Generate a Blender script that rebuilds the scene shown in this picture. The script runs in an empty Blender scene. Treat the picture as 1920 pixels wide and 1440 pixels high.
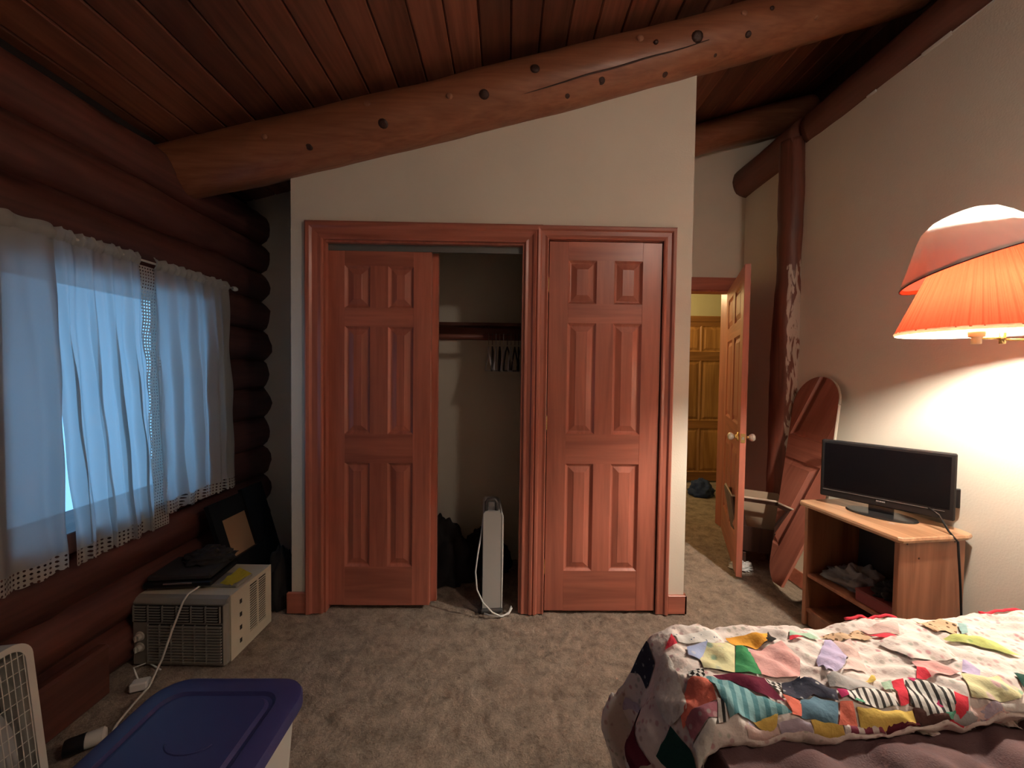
import bpy, bmesh, math, random
from mathutils import Vector, Matrix, noise, Quaternion
random.seed(7)
PI = math.pi
R = math.radians
S = bpy.context.scene
C = S.collection

# ------------------------------------------------------------------ camera
F_PX, PITCH, ROLL, YAW = 720.0, 1.6, 0.75, 1.0
CAM = Vector((0, 0, 1.33))
_p, _r, _y = R(PITCH), R(ROLL), R(YAW)
FWD = Vector((math.sin(_y)*math.cos(_p), math.cos(_y)*math.cos(_p), -math.sin(_p)))
_rt = Vector((math.cos(_y), -math.sin(_y), 0)); _up = _rt.cross(FWD)
RGT = _rt*math.cos(_r) + _up*math.sin(_r)
UPV = _up*math.cos(_r) - _rt*math.sin(_r)
cd = bpy.data.cameras.new('camera'); cam = bpy.data.objects.new('camera', cd); C.objects.link(cam)
cd.sensor_width = 36; cd.lens = 36*F_PX/1920; cd.clip_start = 0.02
M = Matrix((RGT, UPV, -FWD)).transposed().to_4x4(); M.translation = CAM
cam.matrix_world = M
S.camera = cam

# ------------------------------------------------------------------ world, light, exposure
w = bpy.data.worlds.new('dusk_sky'); S.world = w; w.use_nodes = True
nt = w.node_tree; bg = nt.nodes['Background']
bg.inputs[0].default_value = (0.20, 0.46, 0.80, 1); bg.inputs[1].default_value = 2.3
S.view_settings.view_transform = 'Standard'; S.view_settings.look = 'None'
S.view_settings.gamma = 1; S.view_settings.use_curve_mapping = False
S.view_settings.exposure = 0.0
LAMP_POWER = 46.0
def area_light(name, loc, rot, sx, sy, power, col, portal=False):
    l = bpy.data.lights.new(name, 'AREA'); l.shape = 'RECTANGLE'; l.size = sx; l.size_y = sy
    l.energy = power; l.color = col
    if portal: l.cycles.is_portal = True
    o = bpy.data.objects.new(name, l); C.objects.link(o); o.location = loc; o.rotation_euler = rot
    return o
area_light('window_portal', (-1.98, 1.66, 1.2), (0, R(-90), 0), 1.15, 1.05, 1, (1, 1, 1), portal=True)

# ------------------------------------------------------------------ mesh helpers
class MB:
    def __init__(s): s.v = []; s.f = []; s.mi = []; s.cur = 0
    def add(s, vs, fs):
        b = len(s.v); s.v += [tuple(v) for v in vs]; s.f += [[i+b for i in f] for f in fs]; s.mi += [s.cur]*len(fs); return s
    def box(s, x0, x1, y0, y1, z0, z1, bev=0.0):
        if bev <= 0:
            return s.add([(x0,y0,z0),(x1,y0,z0),(x1,y1,z0),(x0,y1,z0),(x0,y0,z1),(x1,y0,z1),(x1,y1,z1),(x0,y1,z1)],
                  [(0,3,2,1),(4,5,6,7),(0,1,5,4),(1,2,6,5),(2,3,7,6),(3,0,4,7)])
        b = min(bev, (x1-x0)/2.01, (y1-y0)/2.01, (z1-z0)/2.01)
        vs = []; idx = {}
        xs, ys, zs = (x0, x1), (y0, y1), (z0, z1)
        for i in (0,1):
            for j in (0,1):
                for k in (0,1):
                    sx = b if i == 0 else -b; sy = b if j == 0 else -b; sz = b if k == 0 else -b
                    for a, p in enumerate(((xs[i], ys[j]+sy, zs[k]+sz), (xs[i]+sx, ys[j], zs[k]+sz), (xs[i]+sx, ys[j]+sy, zs[k]))):
                        idx[(i,j,k,a)] = len(vs); vs.append(p)
        g = lambda i,j,k,a: idx[(i,j,k,a)]
        fs = []
        for i in (0,1):
            fs.append([g(i,0,0,0),g(i,1,0,0),g(i,1,1,0),g(i,0,1,0)]); fs.append([g(0,i,0,1),g(1,i,0,1),g(1,i,1,1),g(0,i,1,1)])
            fs.append([g(0,0,i,2),g(1,0,i,2),g(1,1,i,2),g(0,1,i,2)])
        for i in (0,1):
            for j in (0,1):
                fs.append([g(i,j,0,0),g(i,j,1,0),g(i,j,1,1),g(i,j,0,1)])
                fs.append([g(i,0,j,0),g(i,1,j,0),g(i,1,j,2),g(i,0,j,2)])
                fs.append([g(0,i,j,1),g(1,i,j,1),g(1,i,j,2),g(0,i,j,2)])
                for k in (0,1): fs.append([g(i,j,k,0),g(i,j,k,1),g(i,j,k,2)])
        return s.add(vs, fs)
    def tube(s, pts, r, n=8, cap=True):
        pts = [Vector(p) for p in pts]; m = len(pts)
        rs = r if isinstance(r, (list, tuple)) else [r]*m
        t0 = (pts[1]-pts[0]).normalized()
        a = t0.orthogonal().normalized(); vs = []; prev = t0
        for i, p in enumerate(pts):
            t = (pts[min(i+1,m-1)]-pts[max(i-1,0)]).normalized()
            a = (prev.rotation_difference(t) @ a); a = (a - t*a.dot(t)).normalized(); prev = t
            b = t.cross(a)
            for k in range(n):
                q = 2*PI*k/n; vs.append(p + (a*math.cos(q)+b*math.sin(q))*rs[i])
        fs = [[i*n+k, i*n+(k+1)%n, (i+1)*n+(k+1)%n, (i+1)*n+k] for i in range(m-1) for k in range(n)]
        if cap: fs += [list(range(n))[::-1], [(m-1)*n+k for k in range(n)]]
        return s.add(vs, fs)
    def lathe(s, prof, n=24, c=(0,0,0), axis='z', mod=None, cap=False):
        vs = []
        for j, (r, h) in enumerate(prof):
            for k in range(n):
                q = 2*PI*k/n; rr = r*(mod(q, j) if mod else 1)
                x, y, z = rr*math.cos(q), rr*math.sin(q), h
                if axis == 'y': x, y, z = x, h, y
                if axis == 'x': x, y, z = h, x, y
                vs.append((x+c[0], y+c[1], z+c[2]))
        m = len(prof)
        fs = [[j*n+k, j*n+(k+1)%n, (j+1)*n+(k+1)%n, (j+1)*n+k] for j in range(m-1) for k in range(n)]
        if cap: fs += [list(range(n))[::-1], [(m-1)*n+k for k in range(n)]]
        return s.add(vs, fs)
    def prism(s, poly, d0, d1, axis='y'):
        n = len(poly); vs = []
        for d in (d0, d1):
            for a, b in poly:
                vs.append({'y': (a, d, b), 'x': (d, a, b), 'z': (a, b, d)}[axis])
        fs = [list(range(n))[::-1], [n+i for i in range(n)]] + [[i, (i+1)%n, n+(i+1)%n, n+i] for i in range(n)]
        return s.add(vs, fs)
    def grid(s, fn, nu, nv):
        vs = [fn(i/nu, j/nv) for j in range(nv+1) for i in range(nu+1)]
        fs = [[j*(nu+1)+i, j*(nu+1)+i+1, (j+1)*(nu+1)+i+1, (j+1)*(nu+1)+i] for j in range(nv) for i in range(nu)]
        return s.add(vs, fs)
    def mesh(s, name, mats, smooth=False):
        me = bpy.data.meshes.new(name); me.from_pydata([tuple(v) for v in s.v], [], s.f)
        for m in (mats if isinstance(mats, (list, tuple)) else [mats]): me.materials.append(m)
        if any(s.mi): me.polygons.foreach_set('material_index', s.mi)
        bm = bmesh.new(); bm.from_mesh(me); bmesh.ops.recalc_face_normals(bm, faces=bm.faces); bm.to_mesh(me); bm.free()
        if smooth: 
            me.polygons.foreach_set('use_smooth', [True]*len(me.polygons))
            if smooth == 'auto':
                try: me.set_sharp_from_angle(angle=R(35))
                except Exception: pass
        return me
    def build(s, name, mats, parent=None, smooth=False):
        return link(name, s.mesh(name, mats, smooth), parent)
def link(name, me, parent=None):
    o = bpy.data.objects.new(name, me); C.objects.link(o)
    if parent is not None: o.parent = parent
    return o
def tag(o, label, cat, group=None, kind=None):
    o['label'] = label; o['category'] = cat
    if group: o['group'] = group
    if kind: o['kind'] = kind
    return o
def thing(name, loc, label, cat, rotz=0, group=None):
    o = bpy.data.objects.new(name, None); C.objects.link(o); o.location = loc; o.rotation_euler = (0, 0, rotz)
    o.empty_display_size = 0.05
    return tag(o, label, cat, group)
def struct(o, label=None, cat=None):
    o['kind'] = 'structure'
    if label: o['label'] = label
    if cat: o['category'] = cat
    return o
def hold(o, root):
    """parent a part that was laid out in room coordinates"""
    o.parent = root; o.matrix_parent_inverse = root.matrix_basis.inverted(); return o
def at_z(x, y, z):
    """point of the horizontal plane z that the photograph shows at pixel x, y"""
    d = FWD + RGT*((x-960)/F_PX) - UPV*((y-720)/F_PX)
    return CAM + d*((z-CAM.z)/d.z)
def nz(x, y, z=0.0): return noise.noise(Vector((x, y, z)))

# ------------------------------------------------------------------ materials
_mc = {}
def newmat(name):
    m = bpy.data.materials.new(name); m.use_nodes = True
    n = m.node_tree.nodes; l = m.node_tree.links
    return m, n, l, n['Principled BSDF']
def col4(c): return (c[0], c[1], c[2], 1)
def plain(name, c, rough=0.6, metal=0.0, bump=0.0, bscale=200, emit=None, var=0.0, coat=0.0):
    if name in _mc: return _mc[name]
    m, n, l, p = newmat(name)
    p.inputs['Base Color'].default_value = col4(c); p.inputs['Roughness'].default_value = rough; p.inputs['Metallic'].default_value = metal
    if coat: p.inputs['Coat Weight'].default_value = coat
    tc = n.new('ShaderNodeTexCoord')
    if var:
        t = n.new('ShaderNodeTexNoise'); t.inputs['Scale'].default_value = 6; t.inputs['Detail'].default_value = 5; l.new(tc.outputs['Object'], t.inputs['Vector'])
        r = n.new('ShaderNodeValToRGB'); r.color_ramp.elements[0].position = .3; r.color_ramp.elements[1].position = .7
        r.color_ramp.elements[0].color = col4([a*(1-var) for a in c]); r.color_ramp.elements[1].color = col4([min(1, a*(1+var)) for a in c])
        l.new(t.outputs['Fac'], r.inputs['Fac']); l.new(r.outputs['Color'], p.inputs['Base Color'])
    if bump:
        t = n.new('ShaderNodeTexNoise'); t.inputs['Scale'].default_value = bscale; t.inputs['Detail'].default_value = 4; l.new(tc.outputs['Object'], t.inputs['Vector'])
        b = n.new('ShaderNodeBump'); b.inputs['Strength'].default_value = bump; b.inputs['Distance'].default_value = .01
        l.new(t.outputs['Fac'], b.inputs['Height']); l.new(b.outputs['Normal'], p.inputs['Normal'])
    if emit:
        p.inputs['Emission Color'].default_value = col4(emit[0]); p.inputs['Emission Strength'].default_value = emit[1]
    _mc[name] = m; return m
def wood(name, c_dark, c_light, axis='z', scale=9.0, rough=0.42, knots=0.0, rand=0.35, stretch=0.07, coat=0.0, ring=0.5):
    """timber grain running along one object axis; each object gets its own shade"""
    if name in _mc: return _mc[name]
    m, n, l, p = newmat(name)
    tc = n.new('ShaderNodeTexCoord'); oi = n.new('ShaderNodeObjectInfo')
    off = n.new('ShaderNodeVectorMath'); off.operation = 'SCALE'; off.inputs[0].default_value = (13.1, 7.7, 19.3); l.new(oi.outputs['Random'], off.inputs['Scale'])
    ad = n.new('ShaderNodeVectorMath'); ad.operation = 'ADD'; l.new(tc.outputs['Object'], ad.inputs[0]); l.new(off.outputs[0], ad.inputs[1])
    mp = n.new('ShaderNodeMapping'); sc = [scale]*3; sc['xyz'.index(axis)] = scale*stretch; mp.inputs['Scale'].default_value = sc
    l.new(ad.outputs[0], mp.inputs['Vector'])
    n1 = n.new('ShaderNodeTexNoise'); n1.inputs['Scale'].default_value = 1.0; n1.inputs['Detail'].default_value = 3; n1.inputs['Distortion'].default_value = .6
    l.new(mp.outputs[0], n1.inputs['Vector'])
    mul = n.new('ShaderNodeMath'); mul.operation = 'MULTIPLY'; mul.inputs[1].default_value = 9; l.new(n1.outputs['Fac'], mul.inputs[0])
    sn = n.new('ShaderNodeMath'); sn.operation = 'PINGPONG'; sn.inputs[1].default_value = 1; l.new(mul.outputs[0], sn.inputs[0])
    n2 = n.new('ShaderNodeTexNoise'); n2.inputs['Scale'].default_value = 9; n2.inputs['Detail'].default_value = 6; l.new(mp.outputs[0], n2.inputs['Vector'])
    mx = n.new('ShaderNodeMix'); mx.data_type = 'FLOAT'; mx.inputs[0].default_value = ring; l.new(n2.outputs['Fac'], mx.inputs[2]); l.new(sn.outputs[0], mx.inputs[3])
    rp = n.new('ShaderNodeValToRGB'); e = rp.color_ramp.elements; e[0].position = .15; e[1].position = .8; e[0].color = col4(c_dark); e[1].color = col4(c_light)
    l.new(mx.outputs[0], rp.inputs['Fac'])
    hv = n.new('ShaderNodeHueSaturation'); l.new(rp.outputs['Color'], hv.inputs['Color'])
    mr = n.new('ShaderNodeMapRange'); mr.inputs['To Min'].default_value = 1-rand; mr.inputs['To Max'].default_value = 1+rand; l.new(oi.outputs['Random'], mr.inputs['Value']); l.new(mr.outputs[0], hv.inputs['Value'])
    last = hv.outputs['Color']
    if knots:
        mk = n.new('ShaderNodeMapping'); sk = [5.0]*3; sk['xyz'.index(axis)] = 1.6; mk.inputs['Scale'].default_value = sk; l.new(ad.outputs[0], mk.inputs['Vector'])
        vo = n.new('ShaderNodeTexVoronoi'); vo.inputs['Scale'].default_value = knots; l.new(mk.outputs[0], vo.inputs['Vector'])
        rk = n.new('ShaderNodeValToRGB'); rk.color_ramp.elements[0].position = .04; rk.color_ramp.elements[1].position = .12
        rk.color_ramp.elements[0].color = (.25, .16, .14, 1); rk.color_ramp.elements[1].color = (1, 1, 1, 1); l.new(vo.outputs['Distance'], rk.inputs['Fac'])
        mm = n.new('ShaderNodeMix'); mm.data_type = 'RGBA'; mm.blend_type = 'MULTIPLY'; mm.inputs[0].default_value = 1
        l.new(last, mm.inputs[6]); l.new(rk.outputs['Color'], mm.inputs[7]); last = mm.outputs[2]
    l.new(last, p.inputs['Base Color']); p.inputs['Roughness'].default_value = rough
    if coat: p.inputs['Coat Weight'].default_value = coat; p.inputs['Coat Roughness'].default_value = .25
    b = n.new('ShaderNodeBump'); b.inputs['Strength'].default_value = .12; b.inputs['Distance'].default_value = .004
    l.new(n2.outputs['Fac'], b.inputs['Height']); l.new(b.outputs['Normal'], p.inputs['Normal'])
    _mc[name] = m; return m
def cloth(name, c, trans=0.5, rough=.9, bump=.15, bscale=400, tcol=None):
    if name in _mc: return _mc[name]
    m, n, l, p = newmat(name)
    out = n['Material Output']; p.inputs['Base Color'].default_value = col4(c); p.inputs['Roughness'].default_value = rough
    p.inputs['Specular IOR Level'].default_value = .1
    t = n.new('ShaderNodeBsdfTranslucent'); t.inputs['Color'].default_value = col4(tcol or c)
    mx = n.new('ShaderNodeMixShader'); mx.inputs[0].default_value = trans
    l.new(p.outputs[0], mx.inputs[1]); l.new(t.outputs[0], mx.inputs[2]); l.new(mx.outputs[0], out.inputs['Surface'])
    if bump:
        tc = n.new('ShaderNodeTexCoord'); q = n.new('ShaderNodeTexNoise'); q.inputs['Scale'].default_value = bscale; l.new(tc.outputs['Object'], q.inputs['Vector'])
        b = n.new('ShaderNodeBump'); b.inputs['Strength'].default_value = bump; b.inputs['Distance'].default_value = .003
        l.new(q.outputs['Fac'], b.inputs['Height']); l.new(b.outputs['Normal'], p.inputs['Normal'])
    _mc[name] = m; return m
def lace(name, c, tr=(26, 40), axes=(1, 2)):
    """crocheted lace: rows of round holes cut through a cloth, by object coordinates"""
    if name in _mc: return _mc[name]
    m, n, l, p = newmat(name); out = n['Material Output']
    p.inputs['Base Color'].default_value = col4(c); p.inputs['Roughness'].default_value = .9
    tc = n.new('ShaderNodeTexCoord'); sx = n.new('ShaderNodeSeparateXYZ'); l.new(tc.outputs['Object'], sx.inputs[0])
    ws = []
    for a, f in zip(axes, tr):
        q = n.new('ShaderNodeMath'); q.operation = 'MULTIPLY'; q.inputs[1].default_value = f*2*PI; l.new(sx.outputs[a], q.inputs[0])
        s_ = n.new('ShaderNodeMath'); s_.operation = 'SINE'; l.new(q.outputs[0], s_.inputs[0]); ws.append(s_)
    mu = n.new('ShaderNodeMath'); mu.operation = 'ADD'; l.new(ws[0].outputs[0], mu.inputs[0]); l.new(ws[1].outputs[0], mu.inputs[1])
    gt = n.new('ShaderNodeMath'); gt.operation = 'GREATER_THAN'; gt.inputs[1].default_value = .95; l.new(mu.outputs[0], gt.inputs[0])
    t = n.new('ShaderNodeBsdfTranslucent'); t.inputs['Color'].default_value = col4(c)
    m1 = n.new('ShaderNodeMixShader'); m1.inputs[0].default_value = .35; l.new(p.outputs[0], m1.inputs[1]); l.new(t.outputs[0], m1.inputs[2])
    tp = n.new('ShaderNodeBsdfTransparent')
    mx = n.new('ShaderNodeMixShader'); l.new(gt.outputs[0], mx.inputs[0]); l.new(m1.outputs[0], mx.inputs[1]); l.new(tp.outputs[0], mx.inputs[2])
    l.new(mx.outputs[0], out.inputs['Surface']); _mc[name] = m; return m

W_DOOR_V = wood('stained_fir_vertical', (.33, .104, .070), (.53, .178, .120), 'z', 7, .38, rand=.10, coat=.15, ring=.35)
W_DOOR_H = wood('stained_fir_horizontal', (.33, .104, .070), (.53, .178, .120), 'x', 7, .38, rand=.10, coat=.15, ring=.45)
W_DOOR_Y = wood('stained_fir_depth', (.33, .104, .070), (.53, .178, .120), 'y', 7, .4, rand=.1)
W_CEIL = wood('ceiling_pine', (.115, .040, .025), (.25, .090, .052), 'y', 8, .5, knots=1.0, rand=.38, ring=.4)
W_BEAM = wood('peeled_log', (.20, .07, .035), (.36, .145, .075), 'x', 9, .42, rand=.05, stretch=.05, ring=.3, coat=.1)
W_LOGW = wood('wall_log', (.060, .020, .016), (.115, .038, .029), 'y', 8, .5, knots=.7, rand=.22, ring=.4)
W_PURL = wood('purlin_log', (.105, .038, .026), (.165, .062, .043), 'y', 8, .55, rand=.08, ring=.2)
W_PINE = wood('honey_pine_vertical', (.30, .13, .035), (.50, .25, .08), 'z', 7, .45, rand=.18)
W_PINE_H = wood('honey_pine_horizontal', (.22, .09, .025), (.36, .16, .05), 'x', 7, .45, rand=.15)
W_STAND = wood('stand_alder_vertical', (.24, .095, .050), (.40, .18, .10), 'z', 8, .4, rand=.06, knots=.35, coat=.1)
W_STAND_Y = wood('stand_alder_length', (.36, .19, .10), (.60, .36, .21), 'y', 9, .3, rand=.05, coat=.3)
W_DARK = wood('dark_walnut', (.035, .016, .012), (.07, .032, .022), 'z', 8, .5, rand=.2)
def drywall(name, c, bump=.25):
    m, n, l, p = newmat(name); tc = n.new('ShaderNodeTexCoord')
    t = n.new('ShaderNodeTexNoise'); t.inputs['Scale'].default_value = 2.2; t.inputs['Detail'].default_value = 6; l.new(tc.outputs['Object'], t.inputs['Vector'])
    r = n.new('ShaderNodeValToRGB'); e = r.color_ramp.elements; e[0].position = .3; e[1].position = .7
    e[0].color = col4([a*.95 for a in c]); e[1].color = col4([min(1, a*1.03) for a in c]); l.new(t.outputs['Fac'], r.inputs['Fac'])
    q = n.new('ShaderNodeTexNoise'); q.inputs['Scale'].default_value = 3.5; q.inputs['Detail'].default_value = 2; q.inputs['Roughness'].default_value = .9; l.new(tc.outputs['Object'], q.inputs['Vector'])
    rs = n.new('ShaderNodeValToRGB'); rs.color_ramp.elements[0].position = .19; rs.color_ramp.elements[1].position = .23; rs.color_ramp.elements[0].color = (.45, .4, .36, 1); rs.color_ramp.elements[1].color = (1, 1, 1, 1)
    l.new(q.outputs['Fac'], rs.inputs['Fac'])
    mm = n.new('ShaderNodeMix'); mm.data_type = 'RGBA'; mm.blend_type = 'MULTIPLY'; mm.inputs[0].default_value = .6; l.new(r.outputs['Color'], mm.inputs[6]); l.new(rs.outputs['Color'], mm.inputs[7])
    l.new(mm.outputs[2], p.inputs['Base Color']); p.inputs['Roughness'].default_value = .75; p.inputs['Specular IOR Level'].default_value = .25
    b = n.new('ShaderNodeBump'); b.inputs['Strength'].default_value = bump; b.inputs['Distance'].default_value = .003
    u = n.new('ShaderNodeTexNoise'); u.inputs['Scale'].default_value = 120; u.inputs['Detail'].default_value = 3; l.new(tc.outputs['Object'], u.inputs['Vector'])
    l.new(u.outputs['Fac'], b.inputs['Height']); l.new(b.outputs['Normal'], p.inputs['Normal']); return m
DRY = drywall('cream_drywall', (.78, .73, .63))
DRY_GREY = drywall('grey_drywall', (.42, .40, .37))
DRY_HALL = drywall('yellow_drywall', (.62, .58, .36))
def carpet_mat():
    m, n, l, p = newmat('tan_shag_carpet'); tc = n.new('ShaderNodeTexCoord')
    a = n.new('ShaderNodeTexNoise'); a.inputs['Scale'].default_value = 12; a.inputs['Detail'].default_value = 9; a.inputs['Roughness'].default_value = .78; a.inputs['Distortion'].default_value = .25
    l.new(tc.outputs['Object'], a.inputs['Vector'])
    r = n.new('ShaderNodeValToRGB'); e = r.color_ramp.elements; e[0].position = .32; e[1].position = .68
    e[0].color = (.20, .148, .108, 1); e[1].color = (.64, .515, .405, 1); l.new(a.outputs['Fac'], r.inputs['Fac'])
    b2 = n.new('ShaderNodeTexNoise'); b2.inputs['Scale'].default_value = 160; b2.inputs['Detail'].default_value = 4; l.new(tc.outputs['Object'], b2.inputs['Vector'])
    mm = n.new('ShaderNodeMix'); mm.data_type = 'RGBA'; mm.blend_type = 'OVERLAY'; mm.inputs[0].default_value = .5; l.new(r.outputs['Color'], mm.inputs[6]); l.new(b2.outputs['Fac'], mm.inputs[7])
    l.new(mm.outputs[2], p.inputs['Base Color']); p.inputs['Roughness'].default_value = 1; p.inputs['Specular IOR Level'].default_value = .05
    p.inputs['Sheen Weight'].default_value = .2
    ad = n.new('ShaderNodeMath'); ad.operation = 'MULTIPLY_ADD'; ad.inputs[1].default_value = .25; l.new(b2.outputs['Fac'], ad.inputs[0]); l.new(a.outputs['Fac'], ad.inputs[2])
    b = n.new('ShaderNodeBump'); b.inputs['Strength'].default_value = 1.0; b.inputs['Distance'].default_value = .03; l.new(ad.outputs[0], b.inputs['Height']); l.new(b.outputs['Normal'], p.inputs['Normal'])
    return m
CARPET = carpet_mat()
WHITE_METAL = plain('white_enamel', (.70, .69, .64), .4)
BLACK_PL = plain('black_plastic', (.010, .010, .011), .4); BLACK_PL.node_tree.nodes['Principled BSDF'].inputs['Specular IOR Level'].default_value = .25
BRASS = plain('brass', (.75, .53, .22), .25, 1.0)
CHROME = plain('chrome', (.8, .8, .78), .15, 1.0)
GREYM = plain('grey_track_metal', (.23, .25, .25), .4, .6)
DARKVOID = plain('dark_recess', (.012, .009, .008), .9)
def glass_mat():
    m, n, l, p = newmat('window_glass'); out = n['Material Output']
    t = n.new('ShaderNodeBsdfTransparent'); t.inputs[0].default_value = (.93, .97, .97, 1); g = n.new('ShaderNodeBsdfGlossy'); g.inputs['Roughness'].default_value = .03
    mx = n.new('ShaderNodeMixShader'); mx.inputs[0].default_value = .05; l.new(t.outputs[0], mx.inputs[1]); l.new(g.outputs[0], mx.inputs[2]); l.new(mx.outputs[0], out.inputs['Surface']); return m
GLASS = glass_mat()

# ------------------------------------------------------------------ room shell
XL, XR, YC, YB, YH, YR = -1.76, 2.04, 2.10, 2.72, 3.30, -1.7
def zc(x): return 2.985 + 0.275*x           # underside of the ceiling boards

# carpet with real soft unevenness
def carpet(name, x0, x1, y0, y1, step, amp):
    nu, nv = int((x1-x0)/step), int((y1-y0)/step)
    def fn(u, v):
        x, y = x0+(x1-x0)*u, y0+(y1-y0)*v
        w1 = nz(x*11, y*11); h = .30*w1 + .9*(.35-abs(nz(x*26+1.6*w1, y*21, 3))) + .8*(.3-abs(nz(x*58+y*9, y*47, 5))) - .15
        return (x, y, amp*h - amp*.7)
    mb = MB(); mb.grid(fn, nu, nv)
    return mb
fl = carpet('floor', -2.0, 2.12, 0.9, 3.4, .0085, .013)
fl.add([(-2.0, YR-.1, -.008), (2.12, YR-.1, -.008), (2.12, .92, -.008), (-2.0, .92, -.008)], [(0, 1, 2, 3)])
fl.add([(.4, 3.36, -.012), (3.4, 3.36, -.012), (3.4, 4.9, -.012), (.4, 4.9, -.012)], [(0, 1, 2, 3)])
floor = struct(fl.build('floor', CARPET, smooth=True), 'tan shag carpet covering the whole floor', 'floor')

# ceiling: dark backing with boards as pieces
mb = MB(); mb.prism([(-2.2, zc(-2.2)+.03), (2.7, zc(2.7)+.03), (2.7, zc(2.7)+.1), (-2.2, zc(-2.2)+.1)], YR-.1, 3.45)
ceiling = struct(mb.build('ceiling', DARKVOID), 'sloping board ceiling of stained pine', 'ceiling')
bw = .152; slope = math.atan(.275); k = 0; x = -2.12
bm_ = MB(); L0, L1 = YR-.05, 3.4
# tongue-and-groove board, bevelled lower edges, lying along y, centred on x
hw = bw/2-.0015
bm_.prism([(-hw, .02), (-hw, .006), (-hw+.006, 0), (hw-.006, 0), (hw, .006), (hw, .02)], L0, L1)
bme = bm_.mesh('ceiling_board', W_CEIL)
while x < 2.6:
    o = link('ceiling_board', bme, ceiling)
    o.location = (x, 0, zc(x) + .0025*nz(x*31, 2.2)); o.rotation_euler = (0, -slope + .006*nz(x*17, 9), 0)
    x += bw*math.cos(slope)
# log wall on the window side
mb = MB()
WY0, WY1, WZ0, WZ1 = 1.27, 2.13, .68, 1.71
for (y0, y1, z0, z1) in ((YR, WY0, -.02, 2.5), (WY1, 2.9, -.02, 2.5), (WY0, WY1, -.02, WZ0), (WY0, WY1, WZ1, 2.5)):
    mb.box(-1.92, -1.80, y0, y1, z0, z1)
wall_left = struct(mb.build('wall_left', DARKVOID), 'dark stained log wall with the curtained window', 'wall')
def log_mesh(name, pts, rads, mat, nseg=18, step=.07, wob=.012, seed=0, knots=(), kn_h=.02):
    """peeled log along a polyline: uneven girth, knots swelling out; knots = (t, angle, size)"""
    pts = [Vector(p) for p in pts]; L = sum((pts[i+1]-pts[i]).length for i in range(len(pts)-1))
    n = max(6, int(L/step)); P = []; RR = []
    cum = [0]
    for i in range(len(pts)-1): cum.append(cum[-1]+(pts[i+1]-pts[i]).length)
    for i in range(n+1):
        d = L*i/n; j = 0
        while j < len(pts)-2 and cum[j+1] < d: j += 1
        t = (d-cum[j])/(cum[j+1]-cum[j]); a = rads[j]+(rads[j+1]-rads[j])*t
        p0 = pts[max(j-1, 0)]; p3 = pts[min(j+2, len(pts)-1)]; p1, p2 = pts[j], pts[j+1]
        P.append(.5*((2*p1)+(p2-p0)*t+(2*p0-5*p1+4*p2-p3)*t*t+(3*p1-p0-3*p2+p3)*t*t*t)); RR.append(a)
    mb = MB(); vs = []
    ax = (pts[-1]-pts[0]).normalized(); ref = Vector((0, 0, 1)) if abs(ax.z) < .8 else Vector((0, 1, 0))
    b = ax.cross(ref).normalized(); c = b.cross(ax).normalized()
    for i, p in enumerate(P):
        for q in range(nseg):
            th = 2*PI*q/nseg
            r = RR[i] + wob*(nz(math.cos(th)*1.3+seed, math.sin(th)*1.3, i*step*2.2) + .5*nz(math.cos(th)*4+seed, math.sin(th)*4, i*step*7))
            for (kt, ka, ks) in knots:
                dd = ((i/n-kt)*L)**2 + (RR[i]*((th-ka+PI) % (2*PI)-PI))**2
                r += kn_h*ks*math.exp(-dd/(.03*ks)**2)
            vs.append(p + (b*math.cos(th)+c*math.sin(th))*r)
    fs = [[i*nseg+q, i*nseg+(q+1) % nseg, (i+1)*nseg+(q+1) % nseg, (i+1)*nseg+q] for i in range(n) for q in range(nseg)]
    fs += [list(range(nseg))[::-1], [n*nseg+q for q in range(nseg)]]
    mb.add(vs, fs)
    return mb.mesh(name, mat, smooth=True)
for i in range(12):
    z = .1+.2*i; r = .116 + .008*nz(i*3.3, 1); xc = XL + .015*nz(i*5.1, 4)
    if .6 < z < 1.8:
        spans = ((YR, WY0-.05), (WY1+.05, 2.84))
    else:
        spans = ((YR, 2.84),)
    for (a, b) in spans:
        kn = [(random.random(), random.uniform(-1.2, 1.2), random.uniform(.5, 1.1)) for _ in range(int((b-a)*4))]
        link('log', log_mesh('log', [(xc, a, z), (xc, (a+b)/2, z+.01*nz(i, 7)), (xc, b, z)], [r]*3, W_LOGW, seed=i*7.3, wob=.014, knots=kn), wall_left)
# end grain logs of the crossing corner, partly buried in the grey wall
# grey drywall at the end of the log wall (also closet back)
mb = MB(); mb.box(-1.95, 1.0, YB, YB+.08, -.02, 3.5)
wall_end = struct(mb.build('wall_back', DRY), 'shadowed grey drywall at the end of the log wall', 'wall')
# closet front wall with two openings, sloping top buried in the log rafter
OX0, OX1, OZ = -.985, .098, 2.035      # sliding opening
DX0, DX1, DZ = .226, .852, 2.058       # hinged closet door opening
def wt(x): return 2.40 + (x+1.16)*.268
mb = MB(); X0, X1, T = -1.16, 1.012, .10
for (a, b, z0) in ((X0, OX0, -.02), (OX0, OX1, OZ), (OX1, DX0, -.02), (DX0, DX1, DZ), (DX1, X1, -.02)):
    mb.prism([(a, z0), (b, z0), (b, wt(b)), (a, wt(a))], YC, YC+T)
mb.prism([(X0, -.02), (X0+.1, -.02), (X0+.1, wt(X0)+.05), (X0, wt(X0)+.05)], YC+T, YB)          # left side
mb.prism([(X1-.1, -.02), (X1, -.02), (X1, 3.3), (X1-.1, 3.3)], YC+T, YH+.1)                    # right side, flank of the passage
closet_wall = struct(mb.build('wall_closet', DRY), 'cream drywall closet wall with sloping top under the log rafter', 'wall')
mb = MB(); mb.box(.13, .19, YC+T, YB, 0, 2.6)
struct(mb.build('wall_closet_partition', DRY_GREY), 'closet partition behind the centre casing', 'wall')
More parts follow.
